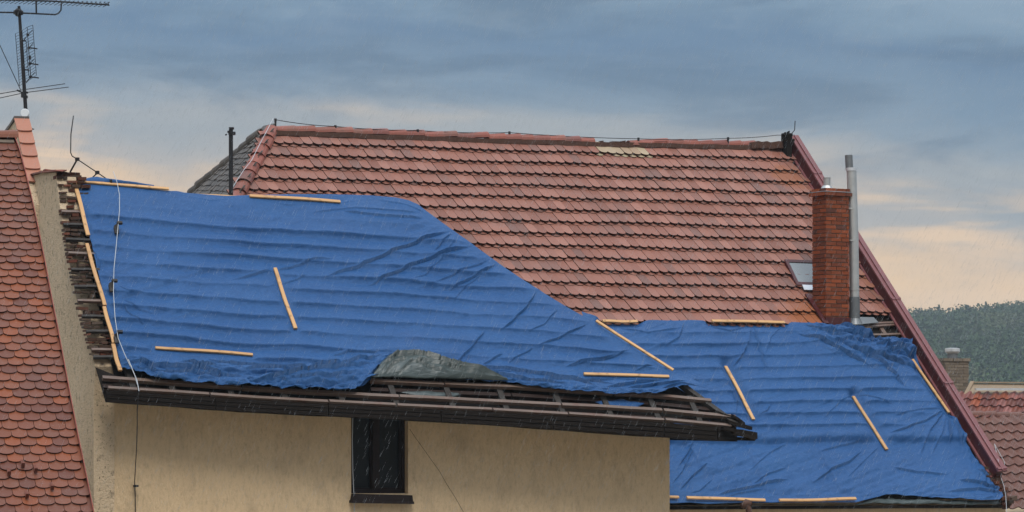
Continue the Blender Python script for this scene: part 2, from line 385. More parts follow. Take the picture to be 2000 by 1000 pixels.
def build_forest():
    V = []; Fc = []; rs = np.random.RandomState(5); n = 0
    pts = []
    for k in range(2600):
        Y = rs.uniform(560, 960); a = rs.uniform(.105, .30); pts.append((a * Y, Y))
    for k in range(2400):
        Y = rs.uniform(640, 960); a = rs.uniform(-.34, .105); pts.append((a * Y, Y))
    for (X, Y) in pts:
        z0 = float(hillz(np.array([X]), np.array([Y]))[0]); conif = rs.rand() < .04
        H = rs.uniform(6, 10) * (1.15 if conif else 1); rad = H * (.2 if conif else rs.uniform(.38, .58))
        m = 95 if X > .1 * Y else 45
        c = rs.normal(size=(m, 3)); c /= np.linalg.norm(c, axis=1)[:, None]; c *= rs.uniform(.55, 1.0, (m, 1)) ** .6
        if conif:
            tt = rs.rand(m); rr = (1 - tt) * rad; ph = rs.uniform(0, 6.283, m)
            ctr = np.stack([X + rr * np.cos(ph), Y + rr * np.sin(ph), z0 + H * (.12 + .9 * tt)], -1)
        else:
            bumpy = 1 + .25 * np.sin(3 * np.arctan2(c[:, 1], c[:, 0]) + X)
            ctr = np.stack([X + c[:, 0] * rad * bumpy, Y + c[:, 1] * rad, z0 + H * .62 + c[:, 2] * H * .40], -1)
        s = rs.uniform(.28, .6, (m, 1)); a = rs.normal(size=(m, 3)); a /= np.linalg.norm(a, axis=1)[:, None]
        b2 = np.cross(a, rs.normal(size=(m, 3))); b2 /= np.linalg.norm(b2, axis=1)[:, None]
        q = np.stack([ctr - a * s, ctr + b2 * s * .8, ctr + a * s, ctr - b2 * s * .8], 1).reshape(-1, 3)
        V.append(q); Fc.append(n + np.arange(m * 4).reshape(-1, 4)); n += m * 4
    V = np.concatenate(V); Fc = np.concatenate(Fc); o0 = V.mean(0)
    me = bpy.data.meshes.new('forest'); me.from_pydata((V - o0).tolist(), [], Fc.tolist())
    def f(t, b, p):
        g = t.new('ShaderNodeNewGeometry').outputs['Random Per Island']
        c = t.mix(t.m('MULTIPLY_ADD', g, .5, t.m('MULTIPLY', t.ss(t.noise(p, .16, 2, .5), .35, .65), .6)), (.010, .027, .011), (.045, .078, .026))
        c = t.mix(t.ss(t.noise(p, .035, 4, .6), .50, .66), c, (.07, .085, .035))
        t.put(b.inputs['Base Color'], c); b.inputs['Roughness'].default_value = .8; b.inputs['Specular IOR Level'].default_value = .2
    me.materials.append(material('mixed_foliage', f)); me.update()
    o = link('forest', me, None, Vector(o0)); tag(o, 'dark green mixed forest covering the far hill', 'forest', kind='stuff')
build_forest()

# ------------------------------------------------------------------ clay tiles
def biber(mb, plane, s, t_bot, wd, length, off_top, off_bot, rot=0, thick=.016, seg=7, depth=.28, mi=0, edge=None):
    # flat tile: s = centre along eave, t_bot = lowest point; rounded lower edge
    hw = wd / 2; ring = [(-hw, -length), (hw, -length)]
    dp = wd * depth
    ring += [(hw * math.cos(a), -dp + dp * math.sin(a)) for a in [math.pi * k / seg for k in range(seg + 1)]]
    cr, sr = math.cos(rot), math.sin(rot); up = []; n = len(ring)
    for (x, y) in ring:
        f = (y + length) / length; h = lerp(off_top, off_bot, f)
        xx, yy = x * cr - y * sr, x * sr + y * cr
        up.append((plane.pt(s + xx, t_bot + yy, h), plane.pt(s + xx, t_bot + yy, h - thick)))
    mb.add([a for a, _ in up] + [b for _, b in up],
           [tuple(range(n))] + [(i, i + n, (i + 1) % n + n, (i + 1) % n) for i in range(n)], mi)
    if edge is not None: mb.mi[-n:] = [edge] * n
def pixel(P):
    v = P - C0; return 1000 + F * v.x / v.y, HZ - F * v.z / v.y
def half_round(mb, p, q, nrm, r, seglen, mi=0, over=.03, jit=.01, seg=7, thick=.018, skip=()):
    # a line of overlapping half-round ridge tiles from p to q
    p, q, nrm = Vector(p), Vector(q), Vector(nrm).normalized(); d = (q - p); L = d.length; d.normalize(); sdv = d.cross(nrm).normalized()
    n = max(1, int(round(L / seglen)))
    for i in range(n):
        if i in skip: continue
        a = p + d * (L * i / n); b = p + d * (L * (i + 1) / n + over)
        j = Vector((random.uniform(-jit, jit), random.uniform(-jit, jit), random.uniform(-jit, jit)))
        ra, rb = r * .92, r * 1.08; vs = []
        for (c, rr, up) in ((a, ra, 0), (b, rb, .012)):
            for off in (0, thick):
                for k in range(seg + 1):
                    th = math.pi * k / seg
                    vs.append(c + j + sdv * math.cos(th) * (rr - off) + nrm * (math.sin(th) * (rr - off) + up))
        m = seg + 1; fs = []
        for k in range(seg):
            fs += [(k, k + 1, 2 * m + k + 1, 2 * m + k), (m + k, 3 * m + k, 3 * m + k + 1, m + k + 1), (2 * m + k, 2 * m + k + 1, 3 * m + k + 1, 3 * m + k), (k, m + k, m + k + 1, k + 1)]
        mb.add(vs, fs, mi)

# ================================================================== BACK HOUSE
bh = thing('red_tiled_house', PB.cast(1300, 990) * 1.0 - Vector((0, 0, 7.2)) + bB * 3, 'large house behind with pink-red clay tiled roof and brick chimney', 'house')
RL = PB.cast(530, 256); RR = PB.cast(1538, 291)
verge = [(1522, 262), (1535, 300), (1592, 395), (1675, 525), (1735, 625), (1800, 725), (1870, 838), (1932, 932)]   # inner foot of parapet
verge_px = lambda y: poly_x(verge, y)
def hip_px(y): return poly_x([(531, 250), (505, 310), (466, 380), (400, 520), (300, 700)], y)
def build_back_roof():
    # under-deck
    deck = MB()
    def D(x, y, o=-.05): return PB.cast(x, y, o)
    deck.add([D(531, 256), D(1535, 291), D(1960, 968), D(1230, 985), D(1000, 700), D(420, 480)], [(0, 1, 2, 3, 4, 5)])
    # rear slope
    back = bB * 9.5 - Z * 6.5
    deck.quad(D(531, 256), D(1535, 291), D(1535, 291) + back, D(531, 256) + back - uB * 3)
    deck.build('roof_deck', M['old_wood'], bh)
    mb = MB(); gauge_rows = 15; wd = .192
    sL, tL0 = PB.st(PB.cast(500, 262)); sR, tR0 = PB.st(PB.cast(1560, 296))
    _, tL1 = PB.st(PB.cast(500, 628)); _, tR1 = PB.st(PB.cast(1590, 637))
    # t at the bottom line: use two points on the line y=637 visible part
    sa, ta = PB.st(PB.cast(1170, 634)); sb, tb = PB.st(PB.cast(1590, 637))
    k = (tb - ta) / (sb - sa); bot = lambda s: ta + (s - sa) * k * .6
    k2 = (tR0 - tL0) / (sR - sL); top = lambda s: tL0 + (s - sL) * k2
    pale = [(1170, 292), (1195, 294), (1215, 292), (1235, 295), (1255, 297), (1205, 300)]
    for r in range(1, gauge_rows + 1):
        f = r / gauge_rows
        for lay in (0, 1):
            s = sL - 3 + (0 if lay else wd / 2) + .5 * math.sin(r * 2.3) * wd
            while s < sR + 4:
                t = lerp(top(s), bot(s), f) + (.0 if lay else .040) + .012 * math.sin(s * 1.7 + r * .9) + random.gauss(0, .004)
                g = (bot(s) - top(s)) / gauge_rows
                x, y = pixel(PB.pt(s, t - .1))
                ok = x > hip_px(y) - 6 and x < verge_px(y) + 6 and y < 690
                if y > 612 and 1560 < x < 1600 and random.random() < .0: ok = False
                if x > 1612 and y > 618: ok = False
                if r <= 0 or (r == 1 and y < 250): ok = False
                # a few slipped / missing tiles
                
                if ok:
                    mi = 0
                    for (ax, ay) in pale:
                        if r == 1 and abs(x - ax) < 11: mi = 1
                    L = g * 1.22 if lay else g * .8
                    o = random.gauss(0, .003)
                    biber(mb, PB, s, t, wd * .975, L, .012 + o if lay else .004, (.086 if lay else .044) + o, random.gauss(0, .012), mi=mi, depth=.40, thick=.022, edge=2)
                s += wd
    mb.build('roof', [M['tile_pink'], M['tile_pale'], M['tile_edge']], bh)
    # ridge tiles
    rb = MB(); n = (PB.n + Z).normalized()
    # slightly wavy ridge in several straight runs
    runs = [((534, 257), (720, 263)), ((716, 262), (860, 269)), ((856, 268), (1010, 273)), ((1006, 273), (1155, 280)), ((1225, 284), (1268, 284)), ((1266, 281), (1300, 282)), ((1298, 284), (1470, 285))]
    for (a, b) in runs[:4]: half_round(rb, PB.cast(*a, .0), PB.cast(*b, .0), Z, .105, .36, jit=.014)
    rb2 = MB()
    for (a, b) in runs[4:]: half_round(rb2, PB.cast(*a, .0), PB.cast(*b, .0), Z, .105, .36, jit=.014)
    rb2.build('ridge_tiles', M['ridge_pink'], bh)
    rb.build('ridge_tiles', M['ridge_pink'], bh)
    mo = MB()
    for (a, b) in (((534, 262), (1160, 284)), ((1155, 284), (1545, 291))):
        A, B = PB.cast(*a), PB.cast(*b); mo.beam(A - Z * .03, B - Z * .03, bB * .20, Z * .085, seg=30, jit=.10)
    A, B = PB.cast(1462, 291), PB.cast(1545, 291); mo.beam(A, B, bB * .32, Z * .13, seg=14, jit=.16)
    for i in range(26):                       # bits of mortar and broken tile where ridge tiles are missing
        c = PB.cast(1160 + i * 3.6, 283 + random.uniform(-3, 4)); mo.box(c, uB * random.uniform(.05, .16) + Z * random.uniform(-.02, .03), bB * .1, Z * random.uniform(.02, .06))
    mo.build('ridge_mortar', M['moss'], bh)
    # left hip with half round tiles, and grey side slope
    hp = [(531, 256), (511, 300), (490, 340), (466, 382), (430, 450)]
    hb = MB(); pts = [PB.cast(x, y, .03) for x, y in hp]
    hn = (PB.n - uB * .6).normalized()
    half_round(hb, pts[0], pts[-1], hn, .125, .30, jit=.012, over=.05)
    hb.build('hip_tiles', M['ridge_pink'], bh)
    apex, low = PB.cast(528, 257), PB.cast(430, 450)
    hd = (low - apex); farlow = low + bB * 5.2; farlow = Vector((farlow.x, farlow.y, low.z))
    d1 = (low - apex); d2 = apex + d1.length * ((at(380, 376, apex.y + 2.7) - at(512, 262, apex.y + .4)).normalized())
    # side plane from apex, hip foot and far hip foot
    far_a = at(512, 262, apex.y + .5); far_b = at(378, 378, apex.y + 3.4)
    e = (far_b - far_a); far_c = far_b + e * .5
    sp = Plane(apex, (far_c - low).normalized(), (apex - low).cross(far_c - low).cross(far_c - low).normalized())
    sp.p = low; sd_ = MB(); sd_.add([apex - sp.n * .04, low - sp.n * .04, far_c - sp.n * .04, far_a - sp.n * .04], [(0, 1, 2, 3)])
    sd_.build('side_deck', M['old_wood'], bh)
    sl = MB(); uu = (far_c - low).normalized(); L0 = (far_c - low).length; rows = 17
    for r in range(1, rows + 1):
        f = r / rows; A = apex.lerp(low, f); B = far_a.lerp(far_c, f); nseg = max(1, int((B - A).length / .2))
        dn = ((low - apex) - uu * (low - apex).dot(uu)).normalized()
        for i in range(nseg):
            c = A.lerp(B, (i + .5 * (r % 2)) / nseg) + sp.n * .02
            rot = random.gauss(0, .02); w2 = (B - A) / nseg * .96
            j = sp.n * random.uniform(0, .022) + dn * random.uniform(-.02, .02)
            up = -dn * .30
            sl.hexa([c + j + sp.n * .02, c + w2 + j + sp.n * .02, c + w2 + up - sp.n * .01, c + up - sp.n * .01,
                     c + j + sp.n * .036, c + w2 + j + sp.n * .036, c + w2 + up + sp.n * .005, c + up + sp.n * .005])
    sl.build('side_roof', M['slate'], bh)
    fr = MB(); half_round(fr, far_a + Z * .02, far_c, sp.n, .10, .42, jit=.02); fr.build('far_hip_tiles', M['slate'], bh)
    # right parapet with red sheet coping
    base = [PB.cast(x, y, -.05) for x, y in ((1540, 296), (1592, 390), (1680, 530), (1735, 622), (1800, 722), (1868, 832), (1936, 936))]
    A, B = base[0], base[-1]; dv = (B - A).normalized(); hN = PB.n * .30; wU = uB * .15; top = A - dv * .18
    pr = MB()
    q0 = [A - hN * .6, A + wU - hN * .6]; 
    pr.box(A - dv * .15 - hN * .5, wU, (B - A) + dv * .15, hN * 1.42)
    pr.build('parapet_wall', M['red_sheet'], bh)
    cp = bpy.data.objects.new('coping', None)
    segs = [0, .125, .52, .765, 1.0]; Lt = (B - A).length
    for i in range(4):
        c = MB(); a = A - dv * .17 + dv * (Lt + .17) * segs[i]; b2 = A - dv * .17 + dv * ((Lt + .17) * segs[i + 1] + .05); o = PB.n * (.004 * (3 - i) + .002)
        ov = .02
        c.hexa([a - uB * ov + hN * .93 + o, a + wU + uB * ov + hN * .93 + o, b2 + wU + uB * ov + hN * .93 + o, b2 - uB * ov + hN * .93 + o,
                a - uB * ov + hN * 1.03 + o, a + wU + uB * ov + hN * 1.12 + o, b2 + wU + uB * ov + hN * 1.12 + o, b2 - uB * ov + hN * 1.03 + o])
        c.beam(b2 + hN * 1.04 - uB * ov - dv * .05, b2 + hN * 1.13 + wU + uB * ov - dv * .05, dv * .05, PB.n * .022)
        c.beam(a + wU * .42 + hN * 1.09 + o, b2 + wU * .42 + hN * 1.09 + o, uB * .02, PB.n * .018)
        c.build('coping', M['red_cap'], bh)
    global COP; COP = [A + dv * (Lt * f) + wU * .5 + hN * 1.12 for f in (-.02, .2, .4, .6, .8, .985)]
    fl = MB(); fl.beam(A - uB * .03 + PB.n * .08, B - uB * .03 + PB.n * .08, uB * .05, PB.n * .03); fl.build('foot_flashing', M['red_cap'], bh)
    wd2 = MB(); t0 = at(1543, 322, A.y - .30); wd2.box(t0 - uB * .07, uB * .12, bB * .2, Z * .62)
    for i in range(9): c = t0 + uB * random.uniform(-.16, .05) + Z * random.uniform(.38, .62); wd2.box(c, uB * .07, bB * .08, Z * random.uniform(.03, .07))
    wd2.build('ridge_end_board', M['old_wood'], bh)
    # exposed battens right of the chimney and rubble below the parapet end
    eb = MB()
    for (a, b) in (((1668, 641), (1745, 636)), ((1672, 657), (1757, 654)), ((1640, 636), (1755, 631)), ((1600, 646), (1700, 641))):
        A1, B1 = PB.cast(*a, .0), PB.cast(*b, .0); eb.beam(A1, B1, PB.d * .045, PB.n * .035, seg=5, jit=.06)
    for x in (1622, 1672, 1716, 1752):
        A1 = PB.cast(x, 630, -.1); eb.beam(A1, A1 + PB.d * .9, uB * .09, PB.n * .09)
    eb.build('exposed_battens', M['old_lath'], bh)
    ru = MB()
    for i in range(60):
        f = random.random(); x = lerp(1918, 1972, f) + random.uniform(-9, 9); y = lerp(925, 985, f) + random.uniform(-12, 4)
        c = PB.cast(x, y, random.uniform(-.1, .06)); a = random.uniform(.06, .13)
        ru.box(c, (uB + Z * random.uniform(-.3, .3)) * a, bB * a, Z * a * .6)
    ru.build('verge_rubble', M['brick_old'], bh)
    # walls
    wm = MB(); e0 = PB.cast(1200, 992); e1 = PB.cast(1975, 985); e0 = Vector((e0.x, e0.y, e1.z)) 
    lowv = Vector((0, 0, -e1.z)); th = bB * .4; ev = .22 * bB
    a = PB.cast(1180, 988, -.05) + ev; b = PB.cast(1982, 985, -.05) + ev
    a.z = CAMZ + (800 - 987) / F * a.y; b.z = CAMZ + (800 - 984) / F * b.y
    g = lambda v: Vector((v.x, v.y, 0))
    wm.hexa([g(a), g(b), g(b) + th, g(a) + th, a, b, b + th, a + th])
    gb = b + bB * 9; gb2 = Vector((gb.x, gb.y, 0)); rp = PB.cast(1545, 300, -.4) + uB * .1
    wm.add([g(b) + uB * .01, b + uB * .01, rp + uB * .01, Vector((gb.x, gb.y, b.z)) + uB * .01, gb2 + uB * .01], [(0, 1, 2, 3, 4)])
    wm.build('wall', M['plaster'], bh)
    cn = MB(); cn.beam(a + Z * -.07 - bB * .06, b - Z * .07 - bB * .06, bB * .14, Z * .05, seg=20, jit=.03)
    cn.build('eave_board', M['old_wood'], bh)
build_back_roof()

# ---- chimney (part) with its bricks, cap, flue, flashing
def brick_stack(mb, o, u, b, lu, lb, z0, z1, course=.076, bl=.24, mj=.015):
    n = int(round((z1 - z0) / course)); c = (z1 - z0) / n
    for k in range(n):
        z = z0 + k * c; off = (k % 2) * bl / 2
        for (org, dr, L, nr) in ((o, u, lu, -b), (o + u * lu, b, lb, u), (o + u * lu + b * lb, -u, lu, b), (o + b * lb, -b, lb, -u)):
            x = -off
            while x < L - .01:
                x0 = max(0, x); x1 = min(L, x + bl); x += bl
                if x1 - x0 < .03: continue
                j = random.uniform(-.004, .006); p0 = org + dr * (x0 + mj / 2) + Z * (z + mj / 2 + random.uniform(-.002, .002)) - nr * .06
                mb.box(p0, dr * (x1 - x0 - mj), nr * (.06 + j), Z * (c - mj))
def build_chimney():
    base = PB.cast(1614, 640); Yc = base.y - .02
    def zz(y, Yv=Yc): return CAMZ + (HZ - y) / F * Yv
    o = at(1613, 640, Yc); lu = .545; lb = .41
    ztop = zz(382); z0 = zz(652)
    ch = MB(); 
    ch.box(o + uB * .012 + bB * .012 + Z * (z0 - o.z), uB * (lu - .024), bB * (lb - .024), Z * (ztop - z0 + .1))
    mort = ch.build('chimney', M['mortar'], bh)
    br = MB(); br_o = Vector((o.x, o.y, 0))
    brick_stack(br, br_o, uB, bB, lu, lb, z0 + .1, ztop)
    br.build('brickwork', M['brick'], mort)
    cap = MB(); c0 = br_o - uB * .045 - bB * .045
    brick_stack(cap, c0, uB, bB, lu + .09, lb + .09, ztop, ztop + .076)
    c1 = br_o - uB * .01 - bB * .01
    brick_stack(cap, c1, uB, bB, lu + .02, lb + .02, ztop + .079, ztop + .15)
    cap.box(c1 + uB * .03 + bB * .03 + Z * (ztop + .02), uB * (lu - .04), bB * (lb - .04), Z * .125)
    cap.build('chimney_cap', M['brick'], mort)
    rim = MB(); rim.box(c0 - uB * .004 - bB * .004 + Z * (ztop + .077), uB * (lu + .098), bB * (lb + .098), Z * .008); rim.build('mortar_line', M['wire_grey'], mort)
    fm = MB(); cc = br_o + uB * .22 + bB * .25; zt = ztop + .15
    fm.tube([cc + Z * zt, cc + Z * (zt + .06)], [.12, .085], 16); fm.tube([cc + Z * (zt + .05), cc + Z * (zt + .2)], .066, 16)
    fm.tube([cc + Z * (zt + .2), cc + Z * (zt + .212)], .072, 16)
    fm.build('flue_stub', M['steel'], mort, smooth=False)
    # red sheet flashing
    fl = MB(); n = PB.n
    f0 = PB.cast(1608, 646, .06); fl.hexa([f0, f0 + uB * (lu + .14), f0 + uB * (lu + .14) + PB.d * .16, f0 + PB.d * .16 - uB * .02, f0 + n * .03, f0 + uB * (lu + .14) + n * .03, f0 + uB * (lu + .14) + PB.d * .16 + n * .03, f0 + PB.d * .16 + n * .03 - uB * .02])
    fz = br_o + Z * zz(643) - uB * .02 - bB * .02
    fl.box(fz - Z * .02, uB * (lu + .04), bB * .015, Z * .24)
    # left side upstand following the slope
    a = PB.cast(1612, 640, 0); s0 = br_o - uB * .022 + Z * zz(645); b2 = s0 + bB * (lb + .1)
    fl.hexa([s0, s0 + uB * .012, b2 + uB * .012 + Z * (lb + .1), b2 + Z * (lb + .1), s0 + Z * .19, s0 + uB * .012 + Z * .19, b2 + uB * .012 + Z * (lb + .29), b2 + Z * (lb + .29)])
    ls = PB.cast(1613, 640, .085); fl.hexa([ls - uB * .10, ls + uB * .02, ls + uB * .02 - PB.d * .8, ls - uB * .10 - PB.d * .8, ls - uB * .10 + n * .03, ls + uB * .02 + n * .03, ls + uB * .02 - PB.d * .8 + n * .03, ls - uB * .10 - PB.d * .8 + n * .03])
    fl.build('chimney_flashing', M['red_sheet'], bh)
    # tall steel flue beside the chimney
    fp = thing_child('steel_flue')
    Yp = PB.cast(1670, 628).y - .15; r1 = 9.5 / F * Yp
    b0 = at(1674, 636, Yp + .06); p1 = at(1669, 612, Yp); p2 = at(1664, 362, Yp); p3 = at(1657.5, 327, Yp); p4 = at(1657, 303, Yp)
    q = MB(); q.tube([at(1669.5, 632, Yp), at(1669, 580, Yp)], r1 * 1.08, 20); q.build('lower_sleeve', M['steel_dark'], fp)
    q = MB(); q.tube([at(1669, 580, Yp), at(1667.5, 470, Yp)], r1 * .98, 20); q.tube([at(1667.5, 470, Yp), at(1663, 470 - 138, Yp)], r1, 20)
    for y in (470, 566, 408): 
        xx = lerp(1659, 1669, (y - 330) / 250.0); q.tube([at(xx, y + 1.5, Yp), at(xx, y - 1.5, Yp)], r1 * 1.08, 20)
    q.build('pipe', M['steel'], fp)
    q = MB(); q.tube([at(1662.6, 334, Yp), at(1662.5, 328, Yp)], r1 * 1.14, 20); q.build('collar', M['zinc'], fp)
    q = MB(); q.tube([at(1659, 330, Yp), at(1657.5, 303, Yp)], r1 * .78, 20); q.build('top_pipe', M['steel_dark'], fp)
    q = MB(); c = PB.cast(1668, 628, .1)
    q.tube([at(1669.5, 634, Yp), at(1669.5, 622, Yp)], [r1 * 1.7, r1 * 1.1], 20)
    q.hexa([c - uB * .14, c + uB * .40, c + uB * .44 + PB.d * .14, c - uB * .05 + PB.d * .2, c - uB * .14 + n * .02, c + uB * .40 + n * .02, c + uB * .44 + PB.d * .14 + n * .02, c - uB * .05 + PB.d * .2 + n * .02])
    q.build('foot_collar', M['steel_dark'], fp)
    # small white vent pipe stub in the opening
    v = MB(); vb = PB.cast(1674, 656, 0); v.tube([vb, vb + Z * .12], .035, 12); v.build('vent_stub', M['white_dish'], bh)
def thing_child(name):
    o = bpy.data.objects.new(name, None); col.objects.link(o); o.parent = bh; o['_o'] = tuple(bh['_o']); return o
build_chimney()
def build_skylight():
    n = PB.n
    tl, tr = PB.cast(1528, 514, 0), PB.cast(1592, 512, 0); bl = PB.cast(1552, 564, 0)
    w_ = (tr - tl).length; u = uB; s0, t0 = PB.st(tl); s1, t1 = PB.st(bl); ln = (bl - tl).length; dvv = (bl - tl).normalized()
    def q(a, b, o): return tl + PB.u * a + dvv * b + PB.n * o
    W = .72; H = .10
    f = MB()
    for (a0, a1, b0, b1) in ((0, .07, 0, ln), (W - .07, W, 0, ln), (.07, W - .07, 0, .07), (.07, W - .07, ln - .09, ln)):
        f.hexa([q(a0, b0, 0), q(a1, b0, 0), q(a1, b1, 0), q(a0, b1, 0), q(a0, b0, H), q(a1, b0, H), q(a1, b1, H), q(a0, b1, H)])
    sk = f.build('skylight', M['red_sheet'], bh)
    g = MB(); g.hexa([q(.07, .07, .06), q(W - .07, .07, .06), q(W - .07, ln - .09, .06), q(.07, ln - .09, .06), q(.07, .07, .085), q(W - .07, .07, .085), q(W - .07, ln - .09, .085), q(.07, ln - .09, .085)])
    g.build('pane', M['glass'], sk)
    z = MB(); z.hexa([q(.12, ln, .085), q(W, ln, .085), q(W, ln + .13, .085), q(.12, ln + .13, .085), q(.12, ln, .11), q(W, ln, .11), q(W, ln + .13, .10), q(.12, ln + .13, .10)])
    z.build('apron', M['zinc'], sk)
build_skylight()
# small rusty vent standing at the back eave
def build_vent():
    Y = PB.cast(1462, 985).y - .35; b = MB()
    b.tube([at(1464, 1090, Y), at(1463, 1000, Y), at(1461, 990, Y), at(1457, 984, Y)], [.05, .05, .05, .055], 12)
    b.tube([at(1450, 989, Y - .05), at(1458, 982, Y), at(1468, 984, Y)], [.05, .065, .05], 12)
    o = b.build('vent_pipe', plain('rusty_brown_iron', (.085, .045, .032), .7, .2, .4, 10), smooth=True)
    tag(o, 'short rusty brown vent pipe with bent top in front of the low eave', 'vent pipe')
build_vent()

# ================================================================== FRONT HOUSE
fh = thing('plastered_house', at(686, 900, 38.0) - Z * 9 + uF * 2, 'sand coloured plastered house with stripped roof under blue tarpaulin', 'house')
R1p = [(724, 745), (1000, 756), (1280, 773), (1388, 784)]
R2p = [(200, 738), (500, 760), (724, 773), (1000, 786), (1296, 802), (1440, 816)]
R3p = [(210, 757), (500, 777), (772, 791), (1000, 802), (1296, 820), (1452, 834)]
FBp = [(204, 786), (500, 806), (800, 820), (1000, 832), (1308, 854), (1440, 862)]
gx = [(58, 348), (66, 341), (84, 337), (108, 335)]
gedge = [(108, 335), (112, 370), (118, 410), (130, 480), (150, 590), (168, 655), (185, 712), (205, 786)]
def build_front():
    # facade with window opening
    def Fp(x, y, o=0): return facade.cast(x, y, o)
    def ground(P): return Vector((P.x, P.y, 0))
    x0, x1, wy0, wy1 = 183, 1308, 790, 964; wx0, wx1 = 686, 797
    m = MB(); th = bF * .42
    def slab(xa, xb, ya, yb, toground=False):
        a, b = Fp(xa, ya), Fp(xb, poly_y([(183, ya), (1308, ya)], xb))
        c, d = Fp(xa, yb), Fp(xb, yb)
        if toground: c, d = ground(a), ground(b)
        m.hexa([c, d, d + th, c + th, a, b, b + th, a + th])
    slab(x0, wx0, 765, 0, True); slab(wx1, x1, 790, 0, True)
    a, b = Fp(wx0, wy1), Fp(wx1, wy1); m.hexa([ground(a), ground(b), ground(b) + th, ground(a) + th, a, b, b + th, a + th])
    a, b = Fp(wx0, wy0), Fp(wx1, wy0); a2, b2 = Fp(wx0, wy0 + 18), Fp(wx1, wy0 + 18); m.hexa([a2, b2, b2 + th, a2 + th, a, b, b + th, a + th])
    # right end wall running back
    e = Fp(x1, 800); eg = ground(e); rb = bF * 7
    m.hexa([eg + th - uF * .4, eg + th, eg + rb, eg + rb - uF * .4, e + th - uF * .4, e + th, e + rb, e + rb - uF * .4])
    m.build('wall', M['plaster'], fh)
    # left gable wall: plane turned 90 degrees, extruded inwards
    g0 = Fp(183, 900); gp = Plane(g0 - uF * .004, bF, -Z)
    if gp.n.dot(uF) > 0: gp.n = -gp.n
    outline = [(183, 795), (199, 765)] 
    outline = [(183, 780), (186, 716), (168, 652), (150, 590), (130, 486), (119, 416), (113, 372), (109, 337), (84, 338), (66, 343), (58, 349), (20, 380), (-10, 430)]
    pts = [gp.cast(x, y) for x, y in outline]
    pts = [ground(pts[0])] + pts + [ground(pts[-1])]
    gm = MB(); gm.prism(pts, uF * .30)
    gm.build('gable_wall', M['rough_plaster'], fh)
    gp_ = gp
    # broken masonry on the sloping top of the gable wall, course by course
    bk = MB(); rr = random.Random(3)
    for i in range(46):
        y = 345 + i * 7.6
        if y > 712: break
        xg = poly_x([(109, 337), (113, 372), (119, 416), (130, 486), (150, 590), (168, 652), (186, 716)], y)
        c = gp.cast(xg, y); x = .015
        while x < .40:
            l = rr.uniform(.07, .17); dz = rr.uniform(.02, .05); dep = rr.uniform(.02, .075)
            q1, q2 = PF.cast(xg, y, -.03), gp.cast(xg, y) - bF * .02; q1 = q2 if q2.y < q1.y else q1
            p = q1 + uF * (x - .01) - Z * dz + bF * -dep
            if rr.random() > .18: bk.box(p, uF * (l - .012) + Z * rr.uniform(-.012, .012), bF * (.12 + dep), Z * dz + bF * rr.uniform(-.01, .01))
            x += l
    for i in range(34):                     # apex stub
        x = rr.uniform(108, 140); y = rr.uniform(337, 348); c = gp.cast(109, y) + uF * (x - 109) / 125.0
        bk.box(c - Z * .02 - bF * .03, uF * rr.uniform(.05, .16), bF * .2, Z * rr.uniform(.02, .05))
    bk.build('broken_masonry', M['brick_old'], fh)
    tl = MB()                                # broken tiles lying on the flat top of the stub
    for i in range(16):
        f = i / 15; x = lerp(62, 112, f); y = poly_y([(58, 348), (66, 342), (84, 338), (112, 335)], x) - 1
        c = gp.cast(x, y); tl.box(c - uF * .04 - bF * .06, uF * rr.uniform(.1, .2) + Z * rr.uniform(-.02, .02), bF * .2, Z * .018 + bF * rr.uniform(-.01, .01))
    for (xa, ya, xb, yb) in ((86, 333, 102, 335), (78, 336, 90, 338)):
        c = gp.cast(xa, ya); tl.beam(c, c + uF * .16 - Z * .015, bF * .16, Z * .018)
    tl.build('top_tiles', M['ridge_pink'], fh)
    # laths over the gable top and to the tarp
    for i, y in enumerate((385, 441, 470, 497, 529, 562, 590, 620, 650, 686, 700)):
        y = y - 1 if i else 415
        xg = poly_x([(109, 337), (113, 372), (119, 416), (130, 486), (150, 590), (168, 652), (186, 716)], y) + 1
        A = PF.cast(xg, y, .035); lath = MB(); ln = rr.uniform(.30, .36)
        lath.beam(A, A + uF * .42 + PF.d * rr.uniform(-.01, .012), PF.d * .042, PF.n * -.045, seg=4, jit=.05)
        lath.build('roof_lath', M['grey_wood'] if i % 3 else M['old_lath'], fh)
    # roof boarding: front slope, right hip slope, rear slope
    R0 = PF.cast(150, 364, -.13); R1 = PF.cast(790, 396, -.13); E0 = PF.cast(232, 752, -.13); E1 = PF.cast(1452, 838, -.13)
    E1h = PF.cast(1425, 808, -.13)
    half = (R1 - E1).dot(bF); zE = E1.z
    EB1 = Vector((R1.x, R1.y, 0)) + bF * half; EB1 = EB1 + uF * ((E1 - R1).dot(uF)); EB1.z = zE
    EB0 = Vector((R0.x, R0.y, 0)) + bF * half; EB0.z = zE
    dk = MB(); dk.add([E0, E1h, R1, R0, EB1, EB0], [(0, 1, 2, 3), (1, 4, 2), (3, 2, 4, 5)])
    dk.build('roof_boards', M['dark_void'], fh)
    # rafters
    for x in (262, 340, 455, 560, 672, 778, 888, 993, 1103, 1197, 1290, 1372):
        y = poly_y(R3p, x) - 1; A = PF.cast(x, y, -.10)
        s, t = PF.st(A); rt = MB(); ln = 2.0 if x < 1150 else (1.0 if x < 1300 else .62)
        rt.beam(PF.pt(s, t - ln, -.125), PF.pt(s, t + .02, -.125), uF * .085, PF.n * .095)
        rt.build('rafter', M['grey_wood'], fh)
    hr = MB(); hr.beam(PF.cast(1320, 738, -.09), PF.cast(1436, 826, -.07), uF * .10, PF.n * .08, seg=5, jit=.05)
    hr.build('hip_rafter', M['grey_wood'], fh)
